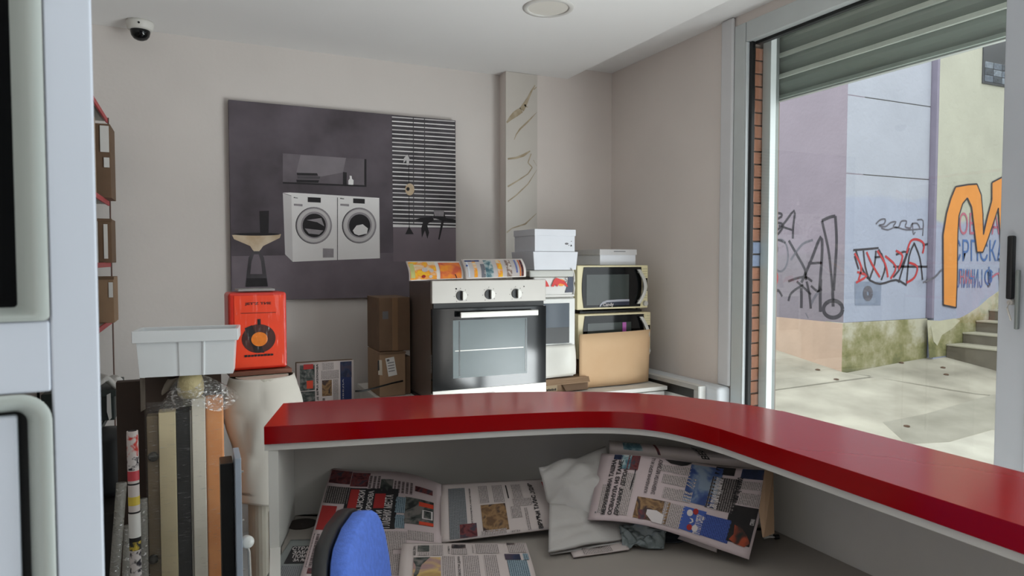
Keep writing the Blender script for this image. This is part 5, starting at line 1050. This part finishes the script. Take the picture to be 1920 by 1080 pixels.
# ---- graffiti: sprayed strokes on the faces
SPK = mat('black spray', (48, 44, 50), .8, noise=.15, scale=20); SPR = mat('red spray', (160, 47, 50), .8, noise=.1); SPO = mat('orange spray', (195, 126, 57), .8, noise=.05, scale=4); SPB = mat('blue spray', (63, 91, 139), .8, noise=.1); SPP = mat('pink spray', (154, 88, 104), .8, noise=.1); SPG = mat('blue grey spray', (114, 122, 139), .8, noise=.1); SPK2 = mat('thin black spray', (86, 84, 92), .8, noise=.2, scale=20)
def stroke(pts, wpx, m_, plane, parent=ow, closed=False, k=1, name='graffiti'):
    "spray line through layout points; plane 'L' = mauve face, 'R' = pale blue face, 'C' = cream wall"
    pts = smooth_poly([tuple(p) for p in pts], 3) if len(pts) > 2 else pts
    if closed: pts = list(pts)+[pts[0]]
    P = [pX(*p, XA-.0015*k) if plane == 'L' else pY(*p, (YA-.003 if plane == 'R' else YA2-.003)-.0015*k) for p in pts]
    nrm = Vector((-1,0,0)) if plane == 'L' else Vector((0,-1,0)); mb = MB()
    s_ = [1.3*wpx*((P[0]-O).dot(FW))/F/2]*len(P); V_ = []
    for i, p in enumerate(P):
        d = (P[min(i+1,len(P)-1)]-P[max(i-1,0)]).normalized(); q = d.cross(nrm).normalized()*s_[i]; V_ += [p-q, p+q]
    mb.add(V_, [(2*i, 2*i+1, 2*i+3, 2*i+2) for i in range(len(P)-1)]); return mb.build(name, m_, parent)
z2 = Z(2, 1380, 0); z5 = Z(4.91, 1380, 540)
def S2(L, w_, m_, pl, **k): return stroke([z2(*p) for p in L], w_, m_, pl, **k)
def S5(L, w_, m_, pl, **k): return stroke([z5(*p) for p in L], w_, m_, pl, **k)
def circ(cx, cy, rx, ry, n=14, a0=0, a1=2*math.pi): return [(cx+rx*math.cos(a0+(a1-a0)*i/n), cy+ry*math.sin(a0+(a1-a0)*i/n)) for i in range(n+1)]
S2([(100,812),(125,800),(165,800),(170,812),(140,832),(170,838),(176,852),(150,885),(118,900)], 3.5, SPK, 'L'); S2([(120,885),(170,850),(218,790),(214,850),(213,895)], 3.5, SPK, 'L'); S2([(160,846),(215,864)], 3, SPK, 'L')
S2(circ(166,958,29,60), 3, SPK2, 'L'); S2([(120,940),(155,942),(150,900),(185,910)], 3, SPK, 'L'); S2([(198,902),(225,950),(258,1010),(262,1050)], 4, SPK, 'L'); S2([(288,900),(250,915),(222,950),(205,975)], 3.5, SPK2, 'L')
S2([(245,1060),(280,980),(318,888),(322,960),(312,1090)], 4.5, SPK, 'L'); S2([(270,988),(322,985)], 3.5, SPK, 'L'); S2([(322,828),(345,930),(355,1010),(362,1090)], 4, SPK, 'L'); S2([(322,828),(350,815),(372,810)], 4.5, SPK, 'L'); S2([(372,810),(377,900),(372,1000),(366,1090)], 4.5, SPK, 'L'); S2([(362,1090),(364,1150)], 5, SPK, 'L')
S2([(110,1000),(140,1010),(152,1040),(142,1080),(118,1110)], 6, SPR, 'L'); S2([(120,985),(150,1030)], 4, SPR, 'L')
S5([(482,120),(500,60),(545,15),(620,-30)], 3.5, SPK, 'L'); S5([(600,0),(602,90),(600,185)], 5, SPK, 'L'); S5([(560,-60),(660,30),(690,60)], 3.5, SPK, 'L'); S5([(650,-60),(675,60),(688,190)], 4, SPK, 'L'); S5([(690,150),(720,90),(770,20)], 4, SPK2, 'L'); S5([(780,-80),(775,60),(776,220)], 5, SPK, 'L'); S5([(690,-20),(750,30),(790,10)], 3.5, SPK, 'L'); S5([(480,-60),(560,-90),(640,-100),(700,-60)], 3.5, SPK, 'L')
S5(circ(893,195,88,78), 6, SPK, 'L'); S5([(310,10),(370,30),(390,20),(425,78)], 3.5, SPK, 'L'); S5([(640,230),(665,280)], 1.5, SPK2, 'L')
# pale blue face
S2([(525,840),(540,825),(560,822),(555,840),(535,845),(560,850),(580,835),(600,832),(590,850),(610,852),(620,830),(640,830),(635,850),(655,855),(660,840),(680,838),(690,855)], 2.5, SPK2, 'R'); S2([(545,855),(570,862),(600,852),(640,862),(700,858)], 2.2, SPK2, 'R'); S2([(662,835),(665,878),(672,870)], 2, SPK2, 'R'); S2([(680,825),(702,828),(700,885)], 2.2, SPK2, 'R')
for L in ([(440,938),(480,935),(535,930)], [(450,940),(470,1000),(495,1045)], [(478,940),(485,1000),(500,1050)], [(525,940),(520,990),(500,1050)], [(535,935),(545,960),(520,965)], [(545,950),(560,1000),(545,1050)], [(600,955),(640,945),(620,1000),(590,1040)], [(650,930),(630,990),(610,1060)], [(670,910),(650,960),(640,1065)], [(670,915),(690,970),(700,1050)], [(700,920),(740,912),(770,925),(730,960)], [(730,960),(760,965),(740,1010),(710,1060)], [(590,1000),(680,1000),(760,1000)], [(500,1050),(540,1065),(600,1050),(640,1070)], [(445,960),(460,1010)]): S2(L, 3.2, SPK, 'R')
for L in ([(445,950),(470,1000),(460,1050)], [(490,945),(510,990),(540,1040)], [(530,940),(560,990),(570,1040)], [(560,960),(600,1000),(580,1045)], [(640,950),(655,905),(680,898),(705,915),(700,950)], [(600,940),(625,960),(610,1010)], [(650,985),(680,1000),(670,1040),(640,1060)], [(455,1020),(490,1035),(450,1060)]): S2(L, 3.5, SPR, 'R', k=2)
MB().slab([pY(*z5(*p), YA-.003) for p in ((1092,0),(1092,-60),(1340,-60),(1330,160),(1095,160))], (0,-.0008,0)).build('graffiti', SPG, ow); S5(circ(1215,50,28,45), 8, SPK2, 'R', k=3)
# cream wall: orange letter with outline, writing beneath it
Mp = [(1769,572),(1768.5,440),(1775,400),(1783,372),(1792,350),(1815,346),(1832,345),(1840,365),(1843,400),(1844,440),(1852,405),(1860,375),(1860,342),(1887,328),(1888,400),(1887,500),(1880,506),(1876,450),(1872,390),(1862,420),(1852,450),(1843,473),(1832,473),(1827,430),(1822,388),(1814,371),(1805,382),(1798,405),(1796,440),(1795,520),(1793,577)]
Z3 = YA2-.012
from mathutils.geometry import tessellate_polygon
Pm = [pY(*p, Z3) for p in Mp]
MB().add(Pm, [tuple(t) for t in tessellate_polygon([[Vector((p.x, p.z, 0)) for p in Pm]])]).build('graffiti', SPO, ow, label='orange spray painted letter')
for i in range(len(Mp)):
    a, b_ = Mp[i], Mp[(i+1) % len(Mp)]; P = [pY(*a, Z3-.001), pY(*b_, Z3-.001)]; mb = MB(); bar2(mb, P[0], P[1], .022, (0,-1,0)); mb.build('graffiti_outline', SPK, ow)
def wtext(body, x0, y0, x1, y1, m_, k=0):
    A = pY(x0, y1, YA2-.006-.001*k); B = pY(x1, y1, YA2-.006); C_ = pY(x0, y0, YA2-.006); put_text('graffiti_word', body, A, B, C_, m_, ow, bold=-.0)
wtext('ОБЕЈА', 1799, 398, 1874, 440, SPP); wtext('СРПСКА', 1786, 448, 1884, 490, SPB); wtext('ЛИНИЈ', 1796, 504, 1842, 540, SPB); wtext('НИН', 1800, 506, 1828, 532, SPP, 1); wtext('Ф К', 1846, 500, 1886, 540, SPB)
S2([(960,1040),(985,1025),(990,1055),(1000,1030)], 3, SPP, 'C', k=4); S2([(700,1060),(745,1040),(775,1010),(815,1005)], 3, SPK2, 'C', k=4); S2([(985,700+270),(1000,985),(1013,1000)], 3, SPK, 'C', k=5)
